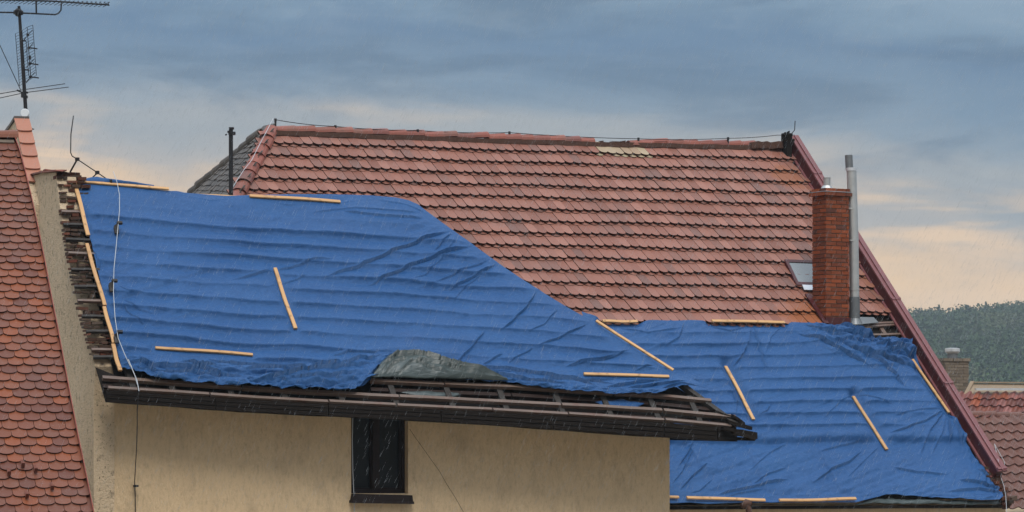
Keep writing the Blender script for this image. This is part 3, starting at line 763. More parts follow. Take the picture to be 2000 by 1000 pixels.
    # three long laths above the eave (each in a couple of lengths)
    def rail(pts, o, wv, hv, name, mat, cuts):
        for (a, b) in cuts:
            xs = [a] + [p[0] for p in pts if a < p[0] < b] + [b]; r_ = MB()
            seq = []
            for k in range(len(xs) - 1):
                n_ = max(1, int((xs[k + 1] - xs[k]) / 60)); seq += [lerp(xs[k], xs[k + 1], j / n_) for j in range(n_)]
            seq.append(xs[-1]); P3 = [PF.cast(x, poly_y(pts, x) + random.uniform(-.5, .5), o + random.uniform(-.004, .004)) for x in seq]
            vs = []; fs = []
            for P_ in P3: vs += [P_ - PF.d * wv / 2, P_ + PF.d * wv / 2, P_ + PF.d * wv / 2 + PF.n * hv, P_ - PF.d * wv / 2 + PF.n * hv]
            for k in range(len(P3) - 1):
                for j in range(4): fs.append((4 * k + j, 4 * k + (j + 1) % 4, 4 * k + 4 + (j + 1) % 4, 4 * k + 4 + j))
            fs += [(0, 3, 2, 1), tuple(4 * (len(P3) - 1) + j for j in range(4))]
            r_.add(vs, fs); r_.build(name, mat, fh)
    rail(R1p, -.03, .055, .06, 'eave_lath', M['old_lath'], [(722, 866), (868, 1196), (1199, 1388)])
    rail(R2p, -.03, .055, .06, 'eave_lath', M['old_lath'], [(200, 470), (473, 778), (780, 1094), (1097, 1292), (1296, 1436)])
    rail(R3p, -.03, .045, .05, 'eave_lath', M['old_lath'], [(211, 268), (272, 408), (411, 640), (643, 772), (776, 960), (963, 1108), (1111, 1296), (1300, 1428)])
    # dark strips that paint in the shade below the laths
    under = MB()
    for (pts, dy) in ((R1p, 9), (R2p, 9)):
        xs = [p[0] for p in pts]; 
        for k in range(len(xs) - 1):
            a = PF.cast(xs[k] + 2, pts[k][1] + dy, -.11); b = PF.cast(xs[k + 1], pts[k + 1][1] + dy, -.11)
            under.beam(a, b, PF.d * .07, PF.n * .05)
    under.build('lath_shade_strip', plain('lath_shade_brown', (.022, .011, .008), .5, 0, .5, 6, .3), fh)
    # eave box: fascia and soffit
    fb = MB(); xs = list(np.linspace(206, 1440, 26)); top = []; bot = []
    for x in xs:
        P_ = PF.cast(x, poly_y(R3p, x) + 3, -.02); top.append(P_)
        q = C0 + ray(x, poly_y(FBp, x) + random.uniform(-.7, .7)) * P_.y; bot.append(q)
    for i in range(len(xs) - 1):
        fb.quad(bot[i], bot[i + 1], top[i + 1], top[i])
        k0, k1 = [bF * .9 + uF * (.42 * max(0, 1 - j / 6)) for j in (i, i + 1)]
        fb.quad(bot[i], bot[i] + k0, bot[i + 1] + k1, bot[i + 1])
        fb.quad(top[i], top[i + 1], top[i + 1] + bF * .1, top[i] + bF * .1)
    kk = bF * .9 + uF * .42; fb.add([bot[0], top[0], top[0] + kk, bot[0] + kk], [(0, 1, 2, 3)])
    fb.add([bot[-1], bot[-1] + bF * .9, top[-1] + bF * .9 + Z * .3, top[-1]], [(0, 1, 2, 3)])
    # side of the eave box running back along the hip
    fb.add([bot[-1], bot[-1] + bF * 2.4 - uF * .1, top[-1] + bF * 2.4 - uF * .1, top[-1]], [(0, 1, 2, 3)])
    fb.build('eave_box', M['old_wood'], fh)
    # planks of the fascia, split ends
    pk = MB()
    def tp(x, f, o): 
        yt = poly_y(R3p, x) + 3; yb = poly_y(FBp, x); P_ = PF.cast(x, yt, -.02)
        return C0 + ray(x, lerp(yt, yb, f)) * (P_.y) - bF * o
    for (f0, f1, xe) in ((.10, .36, 1455), (.42, .66, 1436), (.72, .97, 1474)):
        xx = [206, 420, 640, 860, 1080, 1296, 1400, xe]
        for a, b in zip(xx[:-1], xx[1:]):
            o1 = random.uniform(.02, .035); pk.hexa([tp(a + 1, f1, o1), tp(b - 1, f1, o1), tp(b - 1, f1, -.02), tp(a + 1, f1, -.02), tp(a + 1, f0, o1), tp(b - 1, f0, o1), tp(b - 1, f0, -.02), tp(a + 1, f0, -.02)])
    for (xa, ya, xb, yb, o) in ((1420, 833, 1466, 842, .02), (1410, 846, 1452, 851, .03), (1395, 812, 1440, 826, 0), (1430, 855, 1474, 861, .02), (1428, 822, 1452, 833, .02)):
        A = PF.cast(xa, ya - 5, o); B = C0 + ray(xb, yb - 2) * (A.y + .05); pk.beam(A, B, bF * .1, Z * .05, seg=3, jit=.15)
    A = C0 + ray(1440, 851) * tp(1440, .8, 0).y; pk.beam(A, C0 + ray(1476, 857) * A.y, bF * .12, Z * .10, seg=3, jit=.06)
    pk.build('fascia_boards', M['old_wood'], fh)
    gd = MB()                                # barge end at the left
    a, b = C0 + ray(190, 712) * (PF.cast(190, 712).y), PF.cast(236, 742, -.06)
    gd.add([PF.cast(187, 713, -.04), PF.cast(236, 733, -.04), PF.cast(240, 752, -.04), bot[0], bot[0] - Z * .0 - uF * .0, ], [(0, 1, 2, 3)])
    gd.build('barge_board', M['old_wood'], fh)
    # window
    wf = MB(); o = -.20                      # recess
    Wf = lambda x, y, oo=o: facade.cast(x, y, oo)
    def bar(xa, ya, xb, yb, o0, o1, mb):
        P = [Wf(xa, yb, o0), Wf(xb, yb, o0), Wf(xb, ya, o0), Wf(xa, ya, o0)]; mb.prism(P, facade.n * (o1 - o0))
    bar(680, 800, 692, 970, -.26, -.14, wf); bar(791, 800, 803, 970, -.26, -.14, wf); bar(692, 800, 791, 812, -.26, -.141, wf); bar(692, 957, 791, 970, -.26, -.141, wf)
    bar(733, 812, 746, 957, -.25, -.12, wf)
    win = wf.build('window', M['window_wood'], fh)
    for (xa, xb) in ((692, 733), (746, 791)):
        g = MB(); bar(xa, 812, xb, 957, -.235, -.225, g); g.build('pane', M['dark_glass'], win)
    sf = MB()
    for (xa, xb) in ((692, 733), (746, 791)):
        bar(xa, 812, xa + 3, 957, -.226, -.17, sf); bar(xb - 3, 812, xb, 957, -.226, -.17, sf); bar(xa + 3, 953, xb - 3, 957, -.226, -.171, sf)
    sf.build('casement', M['window_wood'], win)
    si = MB(); P = [Wf(683, 981, 0), Wf(803, 983, 0), Wf(801, 967, 0), Wf(686, 964, 0)]; si.prism([p - facade.n * .10 for p in P], facade.n * .20)
    P = [Wf(682, 982, 0), Wf(803, 984, 0), Wf(803, 979, 0), Wf(682, 977, 0)]; si.prism([p - facade.n * .02 for p in P], facade.n * .15)
    si.build('sill', M['window_wood'], win)
    # attic side of the wall so the sky does not show through gaps
    # hairline crack in the render, slightly recessed dark seam
    ck = MB(); pts = [facade.cast(x, y, .002) for x, y in ((800, 838), (812, 856), (828, 878), (842, 898), (858, 920), (872, 945), (888, 970), (905, 1000), (915, 1020))]
    ck.tube(pts, .0035, 5); ck.build('crack', plain('crack_shade', (.12, .09, .06), .9), fh)
build_front()

# ------------------------------------------------------------------ tarpaulins
BATTENS = [
    (PF, (150, 359), (328, 375), .05, 'long pine batten along the ridge at the top left corner of the front tarpaulin', {}),
    (PF, (144, 358), (171, 466), .06, 'topmost pine batten on the left edge of the front tarpaulin', {}),
    (PF, (168, 482), (203, 603), .055, 'second pine batten from the top on the front tarpaulin left edge', {}),
    (PF, (202, 605), (221, 676), .055, 'short pine batten on the tarpaulin left edge, third from the top', {}),
    (PF, (219, 679), (233, 730), .058, 'lowest short pine batten on the left edge of the front tarpaulin', {}),
    (PF, (362, 379), (482, 386), .03, 'thin pine batten peeping out behind the ridge of the front tarpaulin', {'off': -.01}),
    (PF, (486, 388), (663, 399), .058, 'pine batten under the ridge of the front tarpaulin beside the grey side roof', {}),
    (PF, (535, 530), (575, 648), .056, 'lone steep pine batten in the middle of the front tarpaulin', {}),
    (PF, (302, 685), (492, 698), .050, 'level pine batten low on the front tarpaulin near the left end', {}),
    (PF, (646, 711), (690, 712), .050, 'short pine batten end half hidden by the loose tarpaulin fold', {}),
    (PF, (1138, 736), (1304, 740), .052, 'level pine batten at the lower right corner of the front tarpaulin', {}),
    (PF, (1162, 633), (1312, 730), .05, 'long slanting pine batten on the hip edge of the front tarpaulin', {'off': .06}),
    (PB, (1172, 637), (1240, 637), .06, 'short level pine batten beneath the tiles beside the hip edge', {'off': .10}),
    (PB, (1385, 636), (1527, 638), .06, 'level pine batten beneath the lowest tiles left of the chimney', {'off': .10}),
    (PB, (1415, 720), (1469, 824), .065, 'steep pine batten on the rear tarpaulin right of the broken eave', {}),
    (PB, (1664, 779), (1729, 883), .065, 'steep pine batten on the rear tarpaulin below the brick chimney', {}),
    (PB, (1779, 708), (1850, 812), .055, 'pine batten on the right edge of the rear tarpaulin along the red parapet', {'off': .06}),
    (PB, (1296, 977), (1321, 978), .05, 'batten stub at the rear eave beside the plaster wall corner', {'off': .07}),
    (PB, (1337, 979), (1490, 983), .055, 'left long pine batten along the eave under the rear tarpaulin', {'off': .07}),
    (PB, (1518, 984), (1667, 981), .055, 'right long pine batten along the eave under the rear tarpaulin', {'off': .07}),]
def pin(X, Y, H, plane, level=.035):
    for (pl, a, b, *_r) in BATTENS:
        if pl is not plane: continue
        d = np.array(b, float) - a; l2 = d @ d; t = np.clip(((X - a[0]) * d[0] + (Y - a[1]) * d[1]) / l2, 0, 1)
        ds = np.hypot(X - a[0] - t * d[0], Y - a[1] - t * d[1]); k = np.exp(-(np.clip(ds - 3, 0, None) / 8.0) ** 2)
        H = H * (1 - k) + level * k
    return H
FLIP = 1.0
def creases(X, Y, lst):
    H = np.zeros_like(X)
    for (pts, amp, wdt) in lst:
        p = np.array(pts, float); L = np.concatenate([[0], np.cumsum(np.hypot(*(p[1:] - p[:-1]).T))]); best = np.full(X.shape, 1e9); par = np.zeros_like(X); sg = np.ones_like(X)
        x0, x1, y0, y1 = p[:, 0].min() - 25, p[:, 0].max() + 25, p[:, 1].min() - 25, p[:, 1].max() + 25
        sel = (X > x0) & (X < x1) & (Y > y0) & (Y < y1)
        if not sel.any(): continue
        xs, ys = X[sel], Y[sel]; bs = np.full(xs.shape, 1e9); pr = np.zeros_like(xs); sn = np.ones_like(xs)
        for i in range(len(p) - 1):
            d = p[i + 1] - p[i]; l2 = d @ d; t = np.clip(((xs - p[i, 0]) * d[0] + (ys - p[i, 1]) * d[1]) / l2, 0, 1)
            qx, qy = xs - p[i, 0] - t * d[0], ys - p[i, 1] - t * d[1]; ds = np.hypot(qx, qy); cr = np.sign(d[0] * qy - d[1] * qx) * (1 if d[0] >= 0 else -1)
            m = ds < bs; bs[m] = ds[m]; pr[m] = (L[i] + t * math.sqrt(l2))[m] / L[-1]; sn[m] = cr[m]
        taper = np.clip(np.minimum(pr, 1 - pr) * 6, 0, 1)
        s_ = bs * sn * FLIP                   # signed distance, + is the downhill side
        wv = wdt * .46 * (.8 + .6 * vnoise(xs / 17., ys / 17.))
        prof = np.where(s_ < 0, np.exp(s_ / (2.6 * wv)), -.55 * np.exp(-np.abs(s_) / (1.5 * wv)))
        H[sel] += 1.9 * amp * taper * prof
    return H
def tarp_grid(top, bottom, nx, ny, ease=None):
    ta = np.linspace(0, 1, nx); tp = np.array(top, float); bp = np.array(bottom, float)
    def along(p, t):
        x = lerp(p[0, 0], p[-1, 0], t); return x, np.interp(x, p[:, 0], p[:, 1])
    xt, yt = along(tp, ta); xb, yb = along(bp, ta); v = np.linspace(0, 1, ny)[:, None]
    return xt * (1 - v) + xb * v, yt * (1 - v) + yb * v, v * np.ones_like(xt), ta * np.ones_like(v)
def steps(Y0, period):
    ph = (Y0 / period) % 1.0        # crisp crest, steep fall, then a gentle rise to the next tile edge
    return ph + np.exp(-ph / .14) - .55
FC = [([(632, 548), (660, 536), (700, 525), (760, 498), (830, 470), (884, 455)], .034, 3.2),
      ([(712, 567), (768, 538), (824, 514), (880, 494), (925, 484)], .034, 3.2),
      ([(876, 569), (920, 544), (974, 517)], .026, 2.8), ([(848, 556), (904, 530), (956, 510)], .016, 2.6),
      ([(1048, 570), (1040, 585), (1024, 608), (1000, 632), (976, 655)], .026, 2.8), ([(946, 654), (930, 672), (916, 688), (882, 722)], .026, 2.6),
      ([(1150, 634), (1100, 660), (1050, 682)], .020, 2.6), ([(1040, 684), (992, 712)], .016, 2.6), ([(980, 696), (940, 718)], .018, 2.6),
      ([(1205, 694), (1152, 708), (1100, 721)], .020, 2.4), ([(1236, 684), (1180, 706), (1106, 721)], .016, 2.4), ([(1284, 714), (1238, 729)], .018, 2.4),
      ([(446, 556), (500, 540), (560, 528), (610, 513), (655, 511)], .020, 3), ([(664, 418), (740, 427), (826, 433)], .018, 3), ([(882, 459), (862, 478), (846, 496)], .020, 2.6),
      ([(600, 540), (560, 556), (520, 566)], .012, 3), ([(735, 395), (790, 404), (838, 424)], .02, 3), ([(600, 420), (700, 412), (830, 422)], .012, 3),
      ([(890, 470), (860, 510), (830, 540), (800, 552)], .012, 2.6), ([(960, 520), (900, 570), (880, 600)], .010, 2.6), ([(1090, 606), (1060, 640), (1030, 655)], .012, 2.4),
      ([(240, 590), (262, 606), (300, 618)], .012, 2.5), ([(238, 600), (256, 622), (280, 640)], .012, 2.5), ([(172, 482), (186, 500), (196, 530)], .015, 3), ([(230, 560), (250, 575), (286, 578)], .010, 2.5),
      ([(330, 380), (410, 396), (470, 392)], .016, 3), ([(500, 392), (560, 404), (640, 402), (700, 398)], .02, 3.4), ([(640, 700), (680, 690), (740, 694)], .015, 3),
      ([(240, 712), (300, 722), (370, 726), (440, 722)], .035, 4), ([(250, 722), (310, 735), (400, 736), (480, 742)], .03, 3.5), ([(350, 712), (400, 728), (440, 742)], .03, 3.5),
      ([(400, 706), (470, 716), (560, 720), (620, 718)], .03, 4), ([(470, 730), (540, 726), (600, 736), (640, 730)], .03, 3.5), ([(520, 742), (600, 748), (700, 752)], .025, 3),
      ([(880, 730), (960, 736), (1040, 752), (1110, 756)], .03, 3.5), ([(900, 722), (1000, 728), (1100, 742), (1200, 756)], .028, 3.5), ([(1130, 752), (1200, 744), (1290, 748)], .03, 3),
      ([(1180, 764), (1240, 752), (1310, 744)], .03, 3), ([(1220, 768), (1280, 756), (1340, 748)], .028, 3), ([(1060, 742), (1120, 748), (1160, 762)], .02, 3), ([(1290, 764), (1330, 752), (1360, 758)], .02, 3)]
BC = [([(1462, 640), (1456, 678), (1444, 704), (1424, 728)], .028, 2.8), ([(1466, 644), (1474, 680), (1484, 712), (1488, 736)], .018, 2.6), ([(1412, 730), (1424, 762), (1432, 800), (1430, 824)], .022, 3),
      ([(1552, 660), (1600, 682), (1650, 706), (1690, 728)], .035, 3.4), ([(1590, 655), (1630, 668), (1660, 672), (1700, 676)], .045, 4.5), ([(1640, 684), (1664, 700), (1700, 706), (1760, 724)], .05, 4.5),
      ([(1664, 700), (1710, 716), (1740, 742), (1762, 770)], .03, 3.2), ([(1700, 690), (1730, 690), (1768, 694)], .05, 4), ([(1716, 700), (1745, 700), (1776, 708)], .045, 4), ([(1700, 672), (1720, 690), (1716, 702)], .04, 3.5),
      ([(1620, 650), (1660, 662), (1690, 676), (1700, 690)], .035, 3.4), ([(1564, 644), (1600, 664), (1640, 676)], .025, 3), ([(1740, 720), (1780, 730), (1800, 740)], .03, 3.4),
      ([(1325, 962), (1350, 934), (1380, 910)], .026, 2.8), ([(1395, 972), (1420, 962), (1470, 952), (1540, 938)], .030, 2.6), ([(1400, 980), (1440, 966), (1490, 956)], .018, 2.4),
      ([(1470, 946), (1500, 928), (1536, 916)], .018, 2.6), ([(1540, 868), (1500, 890), (1460, 925)], .012, 2.6), ([(1586, 946), (1620, 922), (1655, 908), (1682, 884)], .030, 3), ([(1595, 890), (1640, 874), (1680, 866)], .016, 3),
      ([(1352, 862), (1340, 890), (1322, 916)], .025, 3), ([(1310, 950), (1330, 925), (1352, 880)], .018, 3), ([(1345, 968), (1365, 962), (1390, 940)], .014, 2.6),
      ([(1842, 806), (1800, 832), (1730, 856)], .024, 2.6), ([(1842, 808), (1810, 850), (1796, 892)], .026, 2.6), ([(1844, 810), (1836, 850), (1820, 888)], .022, 2.6), ([(1846, 812), (1850, 850), (1852, 872)], .024, 2.4),
      ([(1850, 816), (1866, 850), (1880, 876)], .024, 2.4), ([(1838, 806), (1790, 810), (1740, 822)], .014, 2.4), ([(1776, 716), (1800, 760), (1836, 800)], .03, 3.5),
      ([(1956, 966), (1920, 948), (1870, 940)], .03, 3), ([(1956, 970), (1910, 958), (1850, 962)], .026, 3), ([(1956, 960), (1930, 935), (1905, 920)], .02, 3), ([(1850, 930), (1790, 925), (1740, 915)], .016, 4),
      ([(1660, 774), (1700, 788), (1740, 800)], .012, 2.5), ([(1662, 780), (1630, 800), (1600, 830)], .010, 2.4), ([(1720, 870), (1690, 900), (1650, 940)], .010, 3), ([(1500, 800), (1490, 815), (1476, 820)], .018, 2.4),
      ([(1330, 640), (1320, 670), (1290, 690)], .02, 2.8), ([(1200, 650), (1260, 662), (1330, 650)], .012, 2.5), ([(1380, 646), (1420, 658), (1460, 644)], .014, 3), ([(1528, 640), (1500, 668), (1490, 700)], .012, 3)]
def tarp_front():
    top = [(147, 353), (160, 353), (175, 357), (205, 362), (330, 376), (365, 380), (440, 386), (500, 384), (560, 383), (650, 384), (720, 386), (770, 390), (797, 396), (815, 404), (830, 416), (862, 439), (900, 466), (950, 502), (1000, 538), (1050, 570), (1100, 601), (1160, 634), (1200, 660), (1240, 686), (1312, 733), (1345, 742), (1362, 750), (1372, 758)]
    bot = [(236, 722), (262, 732), (300, 747), (400, 757), (500, 765), (600, 770), (690, 772), (712, 755), (740, 740), (765, 735), (860, 742), (985, 753), (1060, 765), (1120, 772), (1200, 778), (1286, 778), (1320, 766), (1346, 758), (1376, 762)]
    X, Y, V, U = tarp_grid(top, bot, 1000, 320)
    Xo, Yo = X.copy(), Y.copy()
    sl = np.interp(X, [150, 600, 1300], [.085, .062, .045])
    yref = Y - np.cumsum(np.concatenate([np.zeros((X.shape[0], 1)), np.diff(X, axis=1) * (sl[:, :-1] + sl[:, 1:]) / 2], 1), 1)
    wob = 3.0 * fbm(X / 120., Y / 60., 3)
    per = 28.5; fade = np.clip((yref - 395) / 30, 0, 1) * (.45 + 1.1 * np.clip(fbm(X / 260. + 9, Y / 70., 3) + .45, 0, 1))
    fade *= np.clip((760 - Yo) / 40, .25, 1)
    H = .092 * fade * steps(yref + wob, per)
    H2 = .02 * fade * steps(yref * 1.0 + wob + 9, per / 2) * np.clip(fbm(X / 90. + 3, Y / 30. + 4, 2) * 2, 0, 1)
    H = H + H2 * .9 + .055 * fbm(X / 150., Y / 110., 3) + .006 * fbm(X / 26. + Y / 30., Y / 9. - X / 60., 4)
    H += .007 * fbm(X / 9., Y / 7., 3)
    msk = np.clip(fbm(X / 170. + 30, Y / 90. + 2, 3) * 2.2 + .35, 0, 1)
    H -= .018 * msk * np.abs(fbm(X / 75. + Y / 26. + 4, Y / 24. + X / 90., 4)) * 2
    H += .035 * (fbm(X / 240. + 8, Y / 60., 2)) 
    hem = np.clip((V - .82) / .18, 0, 1); H += hem * (.15 * np.abs(fbm(X / 46. + Y / 18., Y / 11. - X / 70., 4)) + .03)
    hm2 = np.clip(1 - V / .07, 0, 1); H += hm2 * .035 * fbm(X / 30., Y / 9. + X / 90., 3)
    H += creases(X, Y, FC) + .045
    ytop = Y[0:1, :] ; k = np.clip((V * (Yo[-1:, :] - Yo[0:1, :])) / 34., 0, 1); k = .12 + .88 * k * k * (3 - 2 * k); H = .05 + (H - .05) * k
    H = pin(X, Y, H, PF)
    # pull-in next to nailed battens
    P = PF.castn(X, Y, H)
    o = gridmesh('blue_tarpaulin', P, M['tarp'], thick=.004)
    return tag(o, 'blue tarpaulin over the stripped roof of the front plastered house', 'tarpaulin')
TF = tarp_front()
def patch(name, top, bot, nx, ny, bulge, amp, mat, parent, plane=PF, seed=0, base=.05, folds=None):
    X, Y, V, U = tarp_grid(top, bot, nx, ny)
    H = base + bulge * np.sin(np.pi * np.clip(V, 0, 1)) ** .8 * np.sin(np.pi * U) ** .5 + amp * fbm(X / 34. + seed + Y / 25., Y / 10. - X / 80., 4) + amp * .3 * fbm(X / 9. + seed, Y / 8., 2)
    if folds: H = H + creases(X, Y, folds)
    return gridmesh(name, plane.castn(X, Y, H), mat, parent, thick=.004)
patch('turned_back_hem', [(722, 746), (736, 722), (752, 706), (768, 699), (800, 696), (826, 702), (852, 714), (900, 731), (940, 740), (988, 751)],
      [(722, 747), (760, 746), (800, 748), (860, 750), (940, 752), (988, 753)], 150, 34, .14, .022, M['tarp_under'], TF, seed=4, base=.11,
      folds=[([(738, 742), (752, 724), (775, 706), (800, 702)], .02, 3), ([(900, 744), (860, 734), (820, 726), (790, 728)], .025, 4), ([(735, 732), (765, 712), (810, 708), (850, 722), (900, 738), (980, 750)], .05, 4), ([(770, 745), (790, 730), (800, 722)], .03, 3), ([(800, 722), (830, 736), (870, 745)], .03, 3), ([(745, 745), (760, 728), (790, 718)], .03, 3), ([(850, 732), (900, 744), (940, 748)], .03, 3)])
patch('loose_fold', [(470, 757), (520, 745), (560, 734), (620, 716), (650, 712), (700, 704), (735, 703), (762, 700)], [(470, 759), (560, 763), (640, 768), (690, 769), (706, 760), (722, 746), (740, 722), (762, 702)], 150, 34, .13, .08, M['tarp'], TF, seed=8, base=.10,
      folds=[([(500, 758), (580, 742), (650, 738), (720, 722)], .04, 4), ([(560, 752), (640, 752), (700, 742)], .03, 3.5), ([(600, 724), (660, 726), (740, 706)], .035, 3.5), ([(690, 766), (730, 735), (758, 704)], .04, 3.5)])
patch('sagging_hem', [(785, 758), (840, 757), (910, 761)], [(785, 760), (815, 768), (860, 771), (890, 768), (910, 762)], 60, 12, .03, .02, M['tarp_under'], TF, seed=2, base=-.07)
patch('sagging_hem', [(1165, 776), (1220, 774), (1262, 781)], [(1165, 778), (1190, 790), (1215, 795), (1245, 791), (1262, 782)], 60, 12, .03, .02, M['tarp'], TF, seed=3, base=-.07)
patch('rolled_ridge_edge', [(158, 360), (170, 353), (188, 350), (210, 354), (240, 360), (300, 366)], [(158, 362), (200, 363), (240, 366), (300, 370)], 60, 12, .05, .015, M['tarp'], TF, seed=6, base=.05)

def tarp_back():
    top = [(1130, 620), (1180, 634), (1250, 637), (1320, 636), (1460, 637), (1530, 637), (1552, 638), (1580, 643), (1610, 649), (1640, 654), (1665, 660), (1685, 668), (1697, 676), (1712, 674), (1724, 671), (1740, 677), (1766, 679), (1768, 690), (1776, 704)]
    bot = [(1240, 985), (1312, 986), (1345, 984), (1380, 987), (1420, 985), (1490, 984), (1670, 984), (1700, 976), (1730, 969), (1780, 970), (1840, 976), (1900, 980), (1948, 982), (1957, 974)]
    X, Y, V, U = tarp_grid(top, bot, 760, 380)
    # bow the right edge to follow the parapet
    right = np.interp(Y, [700, 760, 812, 880, 930, 975], [1778, 1818, 1853, 1893, 1925, 1957])
    lin = X[:, -1][:, None]; k = U ** 3; X = X + (right[:, -1][:, None] - lin) * k * (V > 0.0)
    wob = 2.5 * fbm(X / 140., Y / 60., 3); yr = Y + wob + .012 * (X - 1500)
    per = 23.0; fade = np.clip((866 - yr) / 12, 0, 1) * (.5 + 1.0 * np.clip(fbm(X / 200. + 2, Y / 60., 3) + .45, 0, 1)) * np.clip((Y - 645) / 30, 0, 1)
    fade *= np.clip((1850 - X - (Y - 800) * .3) / 160, 0, 1)
    H = .078 * fade * steps(yr - 866 + 230, per)
    msk = np.clip(fbm(X / 140. + 50, Y / 90. + 8, 3) * 2.2 + .5, 0, 1)
    H -= .022 * msk * np.abs(fbm(X / 70. + Y / 30. + 14, Y / 28. + X / 80., 4)) * 2
    H += .10 * (1 / (1 + np.exp((yr - 868) / 1.6)))       # the drop at the last lath
    H += .045 * fbm(X / 150. + 5, Y / 110., 3) + .009 * fbm(X / 30. + Y / 22., Y / 12. - X / 60., 4) + .007 * fbm(X / 9., Y / 7. + 3, 3)
    low = np.clip((Y - 880) / 30, 0, 1); H += low * .030 * fbm(X / 60. + Y / 40., Y / 40. - X / 90., 4)
    # straight folded seams in the lower apron
    for (xa, ya, xb, yb) in ((1452, 872, 1500, 968), (1590, 876, 1645, 972), (1338, 868, 1372, 930)):
        d = ((X - xa) * (yb - ya) - (Y - ya) * (xb - xa)) / math.hypot(xb - xa, yb - ya); inn = np.clip((Y - ya) / 10, 0, 1) * np.clip((yb - Y) / 10, 0, 1)
        H += inn * .045 / (1 + np.exp(np.clip(-d / 1.2, -30, 30))) * np.exp(-np.clip(d, 0, 200) / 60)
    cr = np.clip((X - 1560) / 40, 0, 1) * np.clip((735 - Y + (X - 1700) * .25) / 45, 0, 1)
    H += cr * (.28 * np.abs(fbm(X / 42. - Y / 60., Y / 13. - X / 38., 4)) + .05)
    H += np.clip((Y - 962) / 12, 0, 1) * .06 * np.abs(fbm(X / 30., Y / 8., 3))
    rb = np.clip((U - .965) / .03, 0, 1); H += rb * .06 * np.abs(fbm(Y / 20., X / 9., 3))
    H += creases(X, Y, BC) + .04
    H = pin(X, Y, H, PB)
    o = gridmesh('blue_tarpaulin', PB.castn(X, Y, H), M['tarp'], thick=.004)
    return tag(o, 'blue tarpaulin over the lower roof beneath the brick chimney at right', 'tarpaulin')
TBK = tarp_back()
patch('lifted_hem', [(1672, 981), (1700, 972), (1735, 966), (1790, 970), (1860, 973), (1920, 974), (1953, 974)], [(1672, 983), (1710, 978), (1800, 980), (1900, 982), (1953, 981)], 120, 12, .03, .04, M['tarp_under'], TBK, plane=PB, seed=5, base=-.05)

# ------------------------------------------------------------------ pine battens nailed over the tarps
def batten(plane, a, b, wid, label, off=.045, thick=.03, bend=0.0):
    A, B = plane.cast(*a), plane.cast(*b); A = A + plane.n * off; B = B + plane.n * off
    L = (B - A).length; ux = (B - A).normalized(); uz = (plane.n - ux * plane.n.dot(ux)).normalized(); uy = uz.cross(ux)
    me = bpy.data.meshes.new('pine_batten'); n = 14; vs = []; fs = []; bv = .005
    sec = [(-wid / 2 + bv, 0), (wid / 2 - bv, 0), (wid / 2, bv), (wid / 2, thick - bv), (wid / 2 - bv, thick), (-wid / 2 + bv, thick), (-wid / 2, thick - bv), (-wid / 2, bv)]
    r = random.Random(label)
    ph = r.uniform(0, 6)
    for i in range(n + 1):
        t = i / n; dy = bend * math.sin(math.pi * t) + .004 * math.sin(ph + t * 7); dz = .006 * math.sin(ph * 2 + t * 5)
        vs += [((t - .5) * L, y + dy + r.uniform(-.001, .001), z + dz) for y, z in sec]
    for i in range(n):
        for j in range(8): fs.append((8 * i + j, 8 * i + 8 + j, 8 * i + 8 + (j + 1) % 8, 8 * i + (j + 1) % 8)[::-1])
    fs += [tuple(range(8)), tuple(8 * n + j for j in reversed(range(8)))]
    me.from_pydata(vs, [], fs); me.materials.append(M['pine'])
    o = bpy.data.objects.new('pine_batten', me); col.objects.link(o)
    o.matrix_world = Matrix((( ux.x, uy.x, uz.x, (A.x + B.x) / 2), (ux.y, uy.y, uz.y, (A.y + B.y) / 2), (ux.z, uy.z, uz.z, (A.z + B.z) / 2), (0, 0, 0, 1)))
    tag(o, label, 'batten', 'pine battens nailed over the tarpaulins')
for a_ in BATTENS: batten(*a_[:5], **a_[5])

